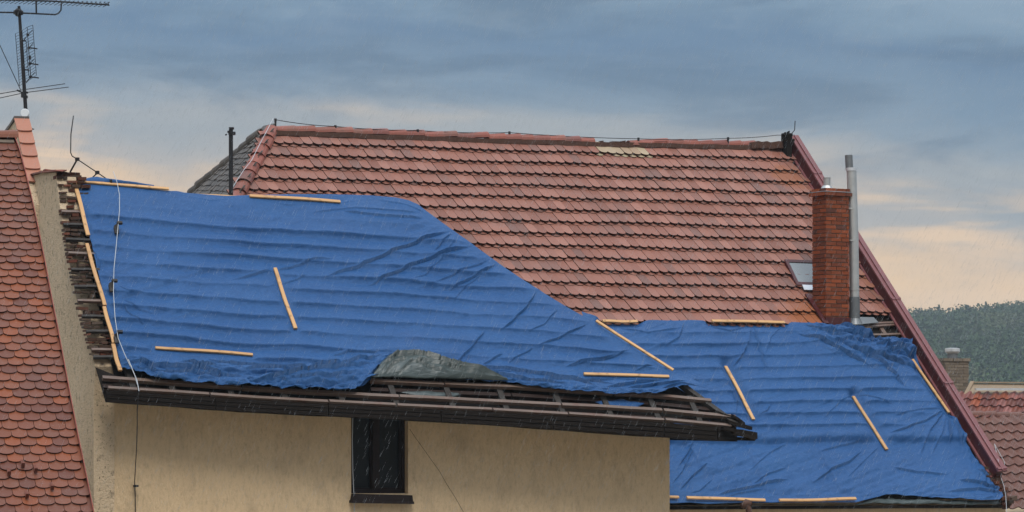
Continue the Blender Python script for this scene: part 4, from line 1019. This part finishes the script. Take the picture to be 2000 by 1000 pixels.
# ================================================================== LEFT HOUSE
lh = thing('red_roofed_house', at(60, 700, 30) - Z * 8.6 + bL * 2 - uL * 2, 'nearest house at the left edge with wet red beaver-tail tile roof', 'house')
vL = [(24, 262), (38, 300), (50, 345), (62, 395), (75, 455), (88, 520), (100, 585), (113, 650), (125, 715), (138, 785), (152, 858), (166, 925), (181, 1000), (195, 1070)]
def build_left():
    vx = lambda y: poly_x(vL, y)
    s_r, t_r = PL.st(PL.cast(24, 268)); _, t_b = PL.st(PL.cast(190, 1060)); wd = .178
    dk = MB(); dk.add([PL.cast(x, y, -.05) for x, y in vL] + [PL.pt(PL.st(PL.cast(195, 1070))[0] - 6, PL.st(PL.cast(195, 1070))[1], -.05), PL.pt(s_r - 6, t_r, -.05)], [tuple(range(len(vL) + 2))])
    e = PL.cast(24, 262, -.05); dk.quad(e, PL.pt(s_r - 6, t_r, -.05), PL.pt(s_r - 6, t_r, -.05) + bL * 4 - Z * 3.4, e + bL * 4 - Z * 3.4)
    dk.build('roof_deck', M['old_wood'], lh)
    mb = MB(); t = t_r + .36; r = 0; g = .142
    while t < t_b + .3:
        s = s_r - 3.2 + (r % 2) * wd / 2
        while s < s_r + 3.5:
            x, y = pixel(PL.pt(s, t - .07)); lim = vx(min(max(y, 262), 1070))
            e_ = (lim - .5 - x) / (wd * .95 * F / 30.5) + .5
            if e_ > .2:
                e_ = min(1, e_); sc = s - wd * (1 - e_) / 2
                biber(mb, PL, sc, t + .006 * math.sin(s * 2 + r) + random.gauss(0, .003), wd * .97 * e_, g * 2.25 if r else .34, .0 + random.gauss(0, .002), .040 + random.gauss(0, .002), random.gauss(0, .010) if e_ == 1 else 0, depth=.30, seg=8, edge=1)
            s += wd
        t += g * (1 + .012 * math.sin(r)); r += 1
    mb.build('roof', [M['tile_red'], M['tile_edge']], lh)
    rb = MB(); half_round(rb, PL.pt(s_r - 4, t_r - .02, .0), PL.cast(30, 272, 0), Z, .10, .40, jit=.006); rb.build('ridge_tiles', M['tile_red'], lh)
    mo = MB(); A = PL.cast(27, 281, .01); mo.beam(A - uL * 4, A, PL.d * .06, PL.n * .03, seg=10, jit=.1); mo.build('ridge_mortar', M['mortar'], lh)
    # verge flashing following the edge
    fl = MB(); pts = [PL.cast(x, y, .075) for x, y in vL]; ins = [PL.cast(x - 2, y, .08) for x, y in vL]; lowp = [PL.cast(x + 1.5, y, -.12) for x, y in vL]
    for i in range(len(pts) - 1):
        fl.quad(ins[i], ins[i + 1], pts[i + 1], pts[i]); fl.quad(pts[i], pts[i + 1], lowp[i + 1], lowp[i])
    fl.build('verge_flashing', plain('rust_red_flashing', (.22, .045, .025), .45, 0, .35, 8), lh)
    # snow hooks
    for (x, y) in ((43, 914), (68, 924), (16, 930), (100, 958), (51, 974)):
        h = MB(); A = PL.cast(x, y, .05); h.beam(A - PL.d * .07, A + PL.d * .05, uL * .03, PL.n * .012); h.beam(A + PL.d * .04, A + PL.d * .055, uL * .035, PL.n * .07)
        h.build('snow_hook', plain('rusty_hook', (.13, .045, .03), .7, .2, .3, 10) if 'hk' not in M else M['hk'], lh)
    # right-hand wall under the verge
    wl = MB(); top = [PL.cast(x - 8, y, -.1) for x, y in vL]; gr = [Vector((p.x, p.y, 0)) for p in top]
    for i in range(len(top) - 1): wl.quad(top[i], top[i + 1], gr[i + 1], gr[i])
    a = top[-1]; wl.quad(a, a - uL * 7, Vector((a.x, a.y, 0)) - uL * 7, Vector((a.x, a.y, 0)))
    wl.build('wall', M['rough_plaster'], lh)
    # fire-wall parapet rising behind the ridge, with orange coping tiles
    Yp = 41.6; pt_ = thing('tiled_parapet', at(45, 340, Yp) - Z * 3, 'narrow plastered parapet with one column of orange coping tiles behind the left roof', 'parapet')
    pu, pb = uL, bL
    ap = at(30, 238, Yp); fs = [(30, 236), (35, 262), (43, 300), (50, 330), (56, 356), (62, 400)]
    gp = Plane(ap, pb, -Z)
    front = [gp.cast(x, y) for x, y in fs]; rear = [at(22, 246, ap.y + .4), at(10, 262, ap.y + .9), at(2, 300, ap.y + 1.3)]
    pw = MB(); ring = front + [Vector((front[-1].x, front[-1].y, 5))] + [Vector((rear[-1].x, rear[-1].y, 5))] + rear[::-1]
    pw.prism(ring, uL * .21); par = pw.build('parapet_wall', M['rough_plaster'], pt_)
    cp = MB(); A = front[0] + Z * .03; B = front[4]; dv = (B - A); nseg = 5; dirv = dv.normalized(); nn = uL.cross(dirv).normalized()
    if nn.z < 0: nn = -nn
    for i in range(nseg):
        a = A + dv * (i / nseg); ln = dv.length / nseg + .05; wv = .225
        ring = [(-.02, 0), (wv, 0)] + [(wv / 2 - .01 + (wv / 2 + .01) * math.cos(th), ln - .04 + .04 * math.sin(th)) for th in [math.pi * k / 8 for k in range(9)]]
        vsu = [a + uL * x + dirv * y + nn * (.015 + .035 * y / ln) for x, y in ring]; vsd = [v - nn * .02 for v in vsu]; n = len(ring)
        cp.add(vsu + vsd, [tuple(range(n))] + [(k, k + n, (k + 1) % n + n, (k + 1) % n) for k in range(n)])
    cp.build('coping_tiles', M['coping_orange'], pt_)
    rc = MB(); q = [front[0] + Z * .03] + rear
    for i in range(3):
        rc.hexa([q[i] - uL * .02, q[i] + uL * .225, q[i + 1] + uL * .225, q[i + 1] - uL * .02, q[i] - uL * .02 + Z * .05, q[i] + uL * .225 + Z * .05, q[i + 1] + uL * .225 + Z * .05, q[i + 1] - uL * .02 + Z * .05])
    rc.build('rear_coping', M['slate'], pt_)
    cl = MB(); c = at(61, 253, Yp + .1); cl.box(c, uL * .03, bL * .03, Z * .02); cl.beam(c - uL * .02, c + uL * .045, bL * .02, Z * .015); cl.build('wire_clip', M['black'], pt_)
build_left()

# ================================================================== RIGHT HOUSE (far, low)
YR = 62.0
AR = 15.0; uR = Vector((math.cos(R(AR)), math.sin(R(AR)), 0)); bR = Vector((-math.sin(R(AR)), math.cos(R(AR)), 0))
rh = thing('brown_pantile_house', at(1960, 1000, YR) - Z * 8, 'farther house at the right edge with brown pantiles and grey chimney', 'house')
def pantiles(plane, s0, s1, t0, t1, wd, gauge, skew=0.0, mirror=1, amp=.035, lift=.045, mat=None, name='roof', parent=None):
    mb = MB(); rows = int((t1 - t0) / gauge) + 1; n = 8
    prof = [0, .35, .8, 1.0, .75, .25, -.05, -.1, 0]
    for r in range(rows):
        ns = int((s1 - s0) / wd)
        for i in range(ns):
            sa = s0 + i * wd; top_ = t0 + r * gauge; j = random.gauss(0, .004); vs = []
            for (tt, h) in ((top_ - .03, 0), (top_ + gauge, lift)):
                for k in range(n + 1):
                    f = k / n; vs.append(plane.pt(sa + f * wd * 1.02 + j + skew * (tt - t0), tt, prof[k] * amp * 1.6 + h + random.gauss(0, .001)))
            for k in range(n + 1):
                f = k / n; vs.append(plane.pt(sa + f * wd * 1.02 + j + skew * (top_ + gauge - t0), top_ + gauge + .002, prof[k] * amp * 1.6 + lift - .03))
            fs = [(k, k + n + 1, k + n + 2, k + 1) for k in range(n)] + [(k + n + 1, k + 2 * n + 2, k + 2 * n + 3, k + n + 2) for k in range(n)]
            mb.add(vs, fs)
    return mb.build(name, mat, parent)
def build_right():
    p = Plane(at(1895, 815, YR), uR, (math.cos(R(38)) * math.sin(R(AR + 14)), -math.cos(R(38)) * math.cos(R(AR)), -math.sin(R(38))))
    p.n = p.u.cross(p.d).normalized(); p.n = p.n if p.n.y < 0 else -p.n
    pantiles(p, -1.4, 5.2, .0, 3.4, .27, .33, .0, mat=M['pantile'], name='lower_roof', parent=rh)
    dk = MB(); dk.quad(p.pt(-1.4, 0, -.03), p.pt(5.2, 0, -.03), p.pt(5.2, 3.5, -.03), p.pt(-1.4, 3.5, -.03)); dk.build('roof_deck', M['old_wood'], rh)
    rb = MB(); half_round(rb, at(1890, 812, YR), at(2140, 818, YR + 1.3), Z, .11, .36, jit=.01); rb.build('ridge_tiles', M['pantile'], rh)
    # upper roof beyond, tiles leaning the other way
    Y2 = YR + 1.6; a2 = R(-14); u2 = uR
    d2 = Vector((-.42, -.75, -.62)).normalized()
    p2 = Plane(at(1884, 768, Y2), u2, d2); p2.n = u2.cross(d2).normalized(); p2.n = p2.n if p2.n.y < 0 else -p2.n
    pantiles(p2, -.2, 5.5, 0, .95, .24, .30, mat=M['pantile_red'], name='upper_roof', parent=rh)
    dk = MB(); dk.quad(p2.pt(-.3, 0, -.03), p2.pt(5.5, 0, -.03), p2.pt(5.5, 1.1, -.03), p2.pt(-.3, 1.1, -.03)); dk.build('upper_deck', M['old_wood'], rh)
    fl = MB(); A = at(1888, 768, Y2 - .02); B = at(2150, 771, Y2 + 1.0); C = at(1899, 749, Y2 + .25); D = at(2150, 751, Y2 + 1.25)
    fl.add([A, B, D, C, A - Z * .04, B - Z * .04, D - Z * .04, C - Z * .04], [(0, 1, 2, 3), (0, 4, 5, 1), (0, 3, 7, 4), (3, 2, 6, 7)])
    fl.beam(at(1899, 748, Y2 + .25), at(2150, 750, Y2 + 1.25), bR * .1, Z * .035, seg=6, jit=.04)
    fl.beam(at(1881, 783, Y2 - .1), at(1899, 748, Y2 + .2), uR * .10, Z * .05)
    fl.build('ridge_flashing', M['copper'], rh)
    z = MB(); A = at(1905, 762, Y2 - .05); B = at(2150, 764, Y2 + .9); z.beam(A, B, bR * .1, Z * .055, seg=12, jit=.12); z.build('wet_lead_strip', M['zinc'], rh)
    wl = MB(); a = at(1860, 1010, YR - 1.2); b = at(2150, 1000, YR); wl.hexa([Vector((a.x, a.y, 0)), Vector((b.x, b.y, 0)), Vector((b.x, b.y, 0)) + bR * 4, Vector((a.x, a.y, 0)) + bR * 4, a - Z * .1, b - Z * .1, b + bR * 4, a + bR * 4])
    wl.build('wall', M['plaster'], rh)
    ch = MB(); Yc = YR + 2.4; o = at(1846, 790, Yc); zz = lambda y: CAMZ + (HZ - y) / F * Yc
    ob = Vector((o.x, o.y, 0)); ch.box(ob + uR * .01 + bR * .01 + Z * (zz(790)), uR * .63, bR * .5, Z * (zz(700) - zz(790))); c = ch.build('chimney', M['mortar'], rh)
    br = MB(); brick_stack(br, ob, uR, bR, .65, .52, zz(790), zz(706), .078, .25)
    brick_stack(br, ob - uR * .03 - bR * .03, uR, bR, .71, .58, zz(706), zz(699), .085, .25); br.build('brickwork', M['brick_grey'], c)
    cc = ob + uR * .32 + bR * .26; k = MB(); k.tube([cc + Z * zz(700), cc + Z * zz(690)], .13, 16); k.build('chimney_pot', M['steel_dark'], c)
    k = MB(); k.tube([cc + Z * zz(690), cc + Z * zz(686), cc + Z * zz(680), cc + Z * (zz(679))], [.14, .19, .19, .12], 20); k.build('chimney_cowl', M['zinc'], c)
build_right()

# ================================================================== WIRES, POLES, ANTENNA
def build_pole():
    Y = PF.cast(450, 382).y + .35; b = MB(); b.tube([at(451, 400, Y), at(451, 252, Y)], .033, 10)
    o = thing('roof_pole', at(451, 400, Y), 'black iron pole with a small bracket head behind the tarpaulin ridge', 'pole')
    b.build('post', M['black'], o, smooth=False)
    h = MB(); h.box(at(446, 263, Y - .05), Vector((.10, 0, 0)), Vector((0, .08, 0)), Z * .03); h.box(at(444, 259, Y - .04), Vector((.045, 0, 0)), Vector((0, .08, 0)), Z * .03)
    h.box(at(453, 262, Y - .04), Vector((.05, 0, 0)), Vector((0, .08, 0)), Z * .04); h.box(at(447, 252, Y - .04), Vector((.075, 0, 0)), Vector((0, .08, 0)), Z * .03); h.tube([at(443, 262, Y), at(440, 264, Y)], .012, 6)
    h.build('bracket_head', M['black'], o)
build_pole()
def build_ridge_wire():
    o = thing('ridge_lightning_wire', PB.cast(1000, 272), 'thin lightning wire on short black posts along the tiled ridge', 'lightning wire')
    posts = [(538, 250, 236), (655, 259, 249), (816, 266, 257), (995, 270, 261), (1247, 285, 273), (1422, 287, 272), (1531, 285, 264)]
    tops = []
    for (x, yb, yt) in posts:
        A = PB.cast(x, yb + 6); T = C0 + ray(x, yt) * A.y; b = MB(); b.tube([A, T], .018, 8); b.box(T - Vector((.022, .022, .01)), (.044, 0, 0), (0, .044, 0), (0, 0, .05)); b.build('wire_post', M['black'], o); tops.append(T)
    pts = []
    for a, b2 in zip(tops[:-1], tops[1:]):
        for k in range(8): t = k / 8; pts.append(a.lerp(b2, t) - Z * (.02 * 4 * t * (1 - t)) + Z * .02)
    pts.append(tops[-1]); b = MB(); b.tube(pts, .0065, 6); b.build('wire', M['black'], o)
    e = MB(); T = PB.cast(1545, 262); T = C0 + ray(1545, 262) * PB.cast(1540, 300).y
    e.tube([T + uB * .0, C0 + ray(1552, 254) * T.y, C0 + ray(1553, 236) * T.y], .009, 6)
    for i in range(10):
        c = C0 + ray(1533 + random.uniform(-3, 6), 262 + random.uniform(-4, 12)) * T.y; e.box(c, (.04, 0, .01), (0, .05, 0), (0, 0, .04))
    e.build('end_clamp', M['black'], o)
    c = MB(); pts = [(526, 250), (515, 272), (500, 300), (484, 332), (468, 352), (455, 372), (448, 384)]
    c.tube([PB.cast(x, y, .22) for x, y in pts], .006, 6); c.build('hip_cable', M['wire_grey'], o)
    # conductor on the coping
    k = MB(); A = PB.cast(1552, 288, .30); base = [(1562, 268), (1614, 352), (1690, 480), (1762, 606), (1858, 768), (1926, 880), (1934, 893), (1950, 920)]
    pts = [PB.cast(x - 4, y + 2, .26) for x, y in base[1:6]]
    pts = COP; k.tube(pts, .008, 6); k.build('coping_wire', M['wire_grey'], o)
    k = MB(); pp = [(1930, 885), (1938, 900), (1950, 922), (1949, 938), (1955, 955), (1959, 975), (1961, 1010)]
    k.tube([pts[-1]] + [PB.cast(x, y, .24 if i < 3 else .1) for i, (x, y) in enumerate(pp)], .005, 6); k.build('down_wire', M['wire_grey'], o)
build_ridge_wire()
def build_left_wire():
    o = thing('front_lightning_conductor', PF.cast(240, 400), 'lightning conductor rising from the broken gable and running down over the front tarpaulin', 'lightning wire')
    Y0 = PF.cast(150, 350).y + .1
    rod = MB(); rod.tube([at(143.5, 226, Y0), at(138.5, 262, Y0), at(138, 298, Y0), at(141, 305, Y0), at(151, 311, Y0), at(190, 337, Y0 + .1), at(218, 356, Y0)], .0085, 8)
    rod.build('rod', M['black'], o, smooth=True)
    for (x0, y0, x1, y1, r_) in ((137, 336, 151, 311, .014), (175, 352, 190, 338, .010)):
        b = MB(); b.tube([at(x0, y0, Y0 + .05), at(x1, y1, Y0)], r_, 8); b.build('rod_stay', M['black'], o)
    for (x, y) in ((190, 337), (216, 354), (151, 311)):
        b = MB(); c = at(x, y, Y0 - .02); b.box(c - Vector((.03, .03, .025)), (.06, 0, 0), (0, .06, 0), (0, 0, .05)); b.build('clamp', M['black'], o)
    w1 = MB(); p1 = [(217, 355), (224, 375), (229, 400), (229, 430), (226, 462), (222, 505), (218, 545), (217, 590), (220, 640), (226, 680), (238, 710), (250, 736)]
    w1.tube([PF.cast(x, y, .20) for x, y in p1], .0052, 8); w1.build('white_cable', M['wire_grey'], o, smooth=True)
    w2 = MB(); p2 = [(246, 722), (252, 738), (258, 752), (263, 770)]
    w2.tube([PF.cast(x, y, .20) for x, y in p2], .006, 8)
    w2.tube([PF.cast(x, y, .22) for x, y in ((250, 735), (256, 750), (262, 764), (266, 786))], .006, 8); w2.build('cable_tail', M['wire_grey'], o)
    wl = MB(); S = PF.cast(266, 786, .22)
    pts = [S] + [C0 + ray(x, y) * Yv for x, y, Yv in ((268, 800, S.y), (268, 830, S.y + .05), (267, 870, S.y + .1), (263, 940, facade.cast(263, 940).y - .08), (264, 970, facade.cast(263, 940).y - .08), (265, 1040, facade.cast(263, 940).y - .06))]
    wl.tube(pts, .0075, 6); wl.build('wall_wire', M['black'], o)
    b = MB(); c = facade.cast(262, 949, .0); b.tube([c, c + facade.n * .1], .018, 8); b.box(c + facade.n * .08 - uF * .035 - Z * .012, uF * .07, facade.n * .04, Z * .028); b.build('wall_clip', M['black'], o)
    for (x, y) in ((224, 455), (214, 568), (224, 668)):
        b = MB(); c = PF.cast(x, y, .09); b.hexa([c - uF * .035 - PF.d * .0, c + uF * .025, c + uF * .025 + PF.d * .13, c - uF * .035 + PF.d * .13, c - uF * .035 + PF.n * .06, c + uF * .025 + PF.n * .12, c + uF * .02 + PF.d * .13 + PF.n * .03, c - uF * .035 + PF.d * .13 + PF.n * .02])
        b.box(c + PF.n * .09 - PF.d * .02, uF * .08, PF.d * .04, PF.n * .04)
        b.build('cable_holder', M['grey_wood'] if y < 600 else M['black'], o)
    b = MB(); c = facade.cast(700, 1000, .03)
build_left_wire()
def build_window_wire():
    b = MB(); b.tube([facade.cast(x, y, .05) for x, y in ((687, 812), (686, 860), (687, 920), (689, 965), (690, 1000), (690, 1030))], .006, 6)
    o = b.build('thin_cable', M['wire_grey']); tag(o, 'thin grey cable hanging down the left side of the dark window', 'cable')
build_window_wire()
def build_antenna():
    MB.rs = 1.22; Y = 42.3; A = lambda x, y, d=0: at(x, y, Y + d); s = Y / F
    o = thing('antenna_mast', A(52, 260), 'tall black television antenna mast behind the left roof ridge', 'antenna')
    m = MB(); m.tube([A(52, 262), A(50, 212), A(37, 12)], [.026, .026, .02], 10); m.build('mast', M['black'], o)
    g = MB(); c = A(36, 25); g.tube([A(35.5, 32), A(35.8, 27), A(36, 21), A(36.2, 17)], [.03, .055, .055, .03], 12); g.tube([A(27, 24), A(45, 25)], .03, 10); g.build('mast_clamp', M['black'], o)
    # long yagi on top
    y = MB(); y.tube([A(-60, -2, -.5), A(100, 2.0), A(213, 9.5, .5)], .011, 6)
    y.tube([A(-60, 23, -.25), A(30, 24.5, -.05), A(36, 25), A(108, 28.5, .2), A(114, 26, .25), A(119, 20, .27), A(120, 4, .28)], .011, 6); y.tube([A(71, 26, .1), A(70.5, 1.5, .1)], .013, 6)
    yo = y.build('yagi_antenna', M['black'], o)
    e = MB()
    for k in range(26):
        x = 210 - k * 8.6; f = (210 - x) / 270; c = A(x, 9 - (210 - x) * .038, .5 - (210 - x) * .0036)
        up = Vector((.07, .06, .05)); e.tube([c - up, c, c + Vector((.03, .03, .05)) ], .0045, 5); e.tube([c, c + Vector((-.055, -.04, .035))], .004, 5)
    e.tube([A(203, 9, .48), A(214, 4, .5)], .005, 5); e.tube([A(203, 9, .48), A(214, 11, .5)], .005, 5)
    e.build('element', M['black'], yo)
    # grid antenna
    q = MB(); L = lambda f: Vector(A(lerp(31, 39, f), lerp(66, 166, f), -.1)); 
    cols_ = [((30, 66), (38, 168)), ((43, 60), (50, 160)), ((53, 53), (60, 155)), ((64, 49), (71, 147))]
    for (a, b2) in cols_: q.tube([A(*a), A(*b2)], .0045, 5)
    for k in range(19):
        f = k / 18; q.tube([A(lerp(a[0], b2[0], f), lerp(a[1], b2[1], f), d) for (a, b2), d in zip(cols_, (0, .05, .1, .12))], .0032, 4)
    ga = q.build('grid_antenna', M['black'], o)
    for (x, yv) in ((55, 68), (57, 93), (59, 124), (60, 150)):
        d = MB(); d.tube([A(x - 3, yv), A(x + 2, yv)], .018, 6)
        if yv > 80: d.tube([A(x, yv), A(x + 16, yv + 2.2)], .009, 6)
        for sg in (1, -1): d.tube([A(x, yv), A(x + 8 * sg, yv - 9 * sg, -.1)], .0045, 5)
        d.build('dipole', M['black'], ga)
    d = MB(); d.tube([A(54, 68), A(60, 150)], .006, 6); d.tube([A(51, 80), A(56, 148)], .005, 6); d.box(A(55.5, 116, -.04), (.04, 0, 0), (0, .04, 0), (0, 0, .06)); d.tube([A(41, 79), A(51, 80)], .01, 6); d.tube([A(47, 136), A(57, 137)], .01, 6); d.tube([A(60, 150), A(51, 162)], .006, 5); d.tube([A(53, 70), A(46, 80)], .005, 5); d.build('feed_bar', M['black'], ga)
    r = MB(); r.tube([A(-40, 200, -.1), A(48, 181), A(134, 170, .1)], .0055, 5); r.tube([A(-40, 190, .1), A(44, 175.5), A(127, 163.5, .3)], .0055, 5); r.build('fm_antenna', M['black'], o)
    c = MB(); c.box(A(41, 190, -.03), (.07, 0, 0), (0, .08, 0), (0, 0, .09)); c.box(A(47, 191, -.04), (.05, 0, 0), (0, .08, 0), (0, 0, .04)); c.tube([A(33, 176), A(44, 181)], .012, 6); c.tube([A(44, 180), A(55, 181)], .014, 6); c.build('mast_clamp', M['black'], o)
    gw = MB(); gw.tube([A(-20, 48, .1), A(0, 89, .1), A(40, 175)], .006, 5); gw.build('stay_wire', M['black'], o)
    MB.rs = 1.0; dd = MB(); cc = A(49, 221, -.25); rr = 8.5 * s
    vs = [cc + Vector((0, .02, 0))]; fs = []
    dd.tube([cc + Vector((0, .03, 0)), cc + Vector((0, .0, 0)), cc + Vector((0, -.02, 0)), cc + Vector((0, -.03, 0))], [rr * .9, rr, rr, rr * .9], 28)
    dd.build('dish', M['white_dish'], o, smooth=False); MB.rs = 1.22
    ds = MB(); ds.tube([A(53, 232, -.2), A(50, 226, -.2), cc], .01, 6); ds.build('dish_arm', M['black'], o)
build_antenna(); MB.rs = 1.0

def build_haze():
    b = MB(); b.hexa([(-2800, -100, -1), (2800, -100, -1), (2800, 1600, -1), (-2800, 1600, -1), (-2800, -100, 75), (2800, -100, 75), (2800, 1600, 75), (-2800, 1600, 75)])
    m = bpy.data.materials.new('rain_haze'); m.use_nodes = True; t = NT(m.node_tree); t.n.clear()
    v = t.new('ShaderNodeVolumePrincipled'); v.inputs['Color'].default_value = (.72, .86, .95, 1); v.inputs['Density'].default_value = .00032; v.inputs['Anisotropy'].default_value = .2
    o = t.new('ShaderNodeOutputMaterial'); t.l.new(v.outputs[0], o.inputs['Volume'])
    h = b.build('haze', m, origin=(0, 0, 0)); tag(h, kind='stuff')
build_haze()
def build_rain():
    # individual falling drops, drawn out by their fall, blown slightly to the left
    rs = np.random.RandomState(21); n = 42000
    Y = 14 + (70 - 14) * rs.rand(n) ** .6; X = (rs.rand(n) - .5) * .56 * Y; Zv = CAMZ + (rs.rand(n) * .26 - .06) * Y
    d = np.array([-.42, .05, -.90]); d /= np.linalg.norm(d); L = rs.uniform(.08, .19, n) * Y / 40; wv = rs.uniform(.0008, .0014, n) * Y / 40
    c = np.stack([X, Y, Zv], -1); u = np.array([.95, 0, -.30]); v = np.array([0, 1.0, 0])
    jd = d + rs.normal(size=(n, 3)) * .04; P = []
    a = c - jd * L[:, None] / 2; e = c + jd * L[:, None] / 2; m = c + jd * L[:, None] * .25
    for k in range(3):
        an = 2 * math.pi * k / 3; P.append(m + (u * math.cos(an) + v * math.sin(an)) * wv[:, None])
    V = np.stack([a, P[0], P[1], P[2], e], 1).reshape(-1, 3); b0 = (np.arange(n) * 5)[:, None]
    T = np.concatenate([b0 + np.array(t) for t in ((0, 1, 2), (0, 2, 3), (0, 3, 1), (4, 2, 1), (4, 3, 2), (4, 1, 3))])
    me = bpy.data.meshes.new('rain'); me.from_pydata(V.tolist(), [], T.tolist())
    mt = bpy.data.materials.new('rain_water'); mt.use_nodes = True; t = NT(mt.node_tree); t.n.clear()
    df = t.new('ShaderNodeBsdfPrincipled'); df.inputs['Base Color'].default_value = (.40, .44, .48, 1); df.inputs['Roughness'].default_value = .2
    o = t.new('ShaderNodeOutputMaterial'); t.l.new(df.outputs[0], o.inputs[0])
    me.materials.append(mt); ob = link('rain', me, None, Vector((0, 0, 0))); tag(ob, kind='stuff')
build_rain()
for ob in bpy.data.objects:
    if '_o' in ob: del ob['_o']
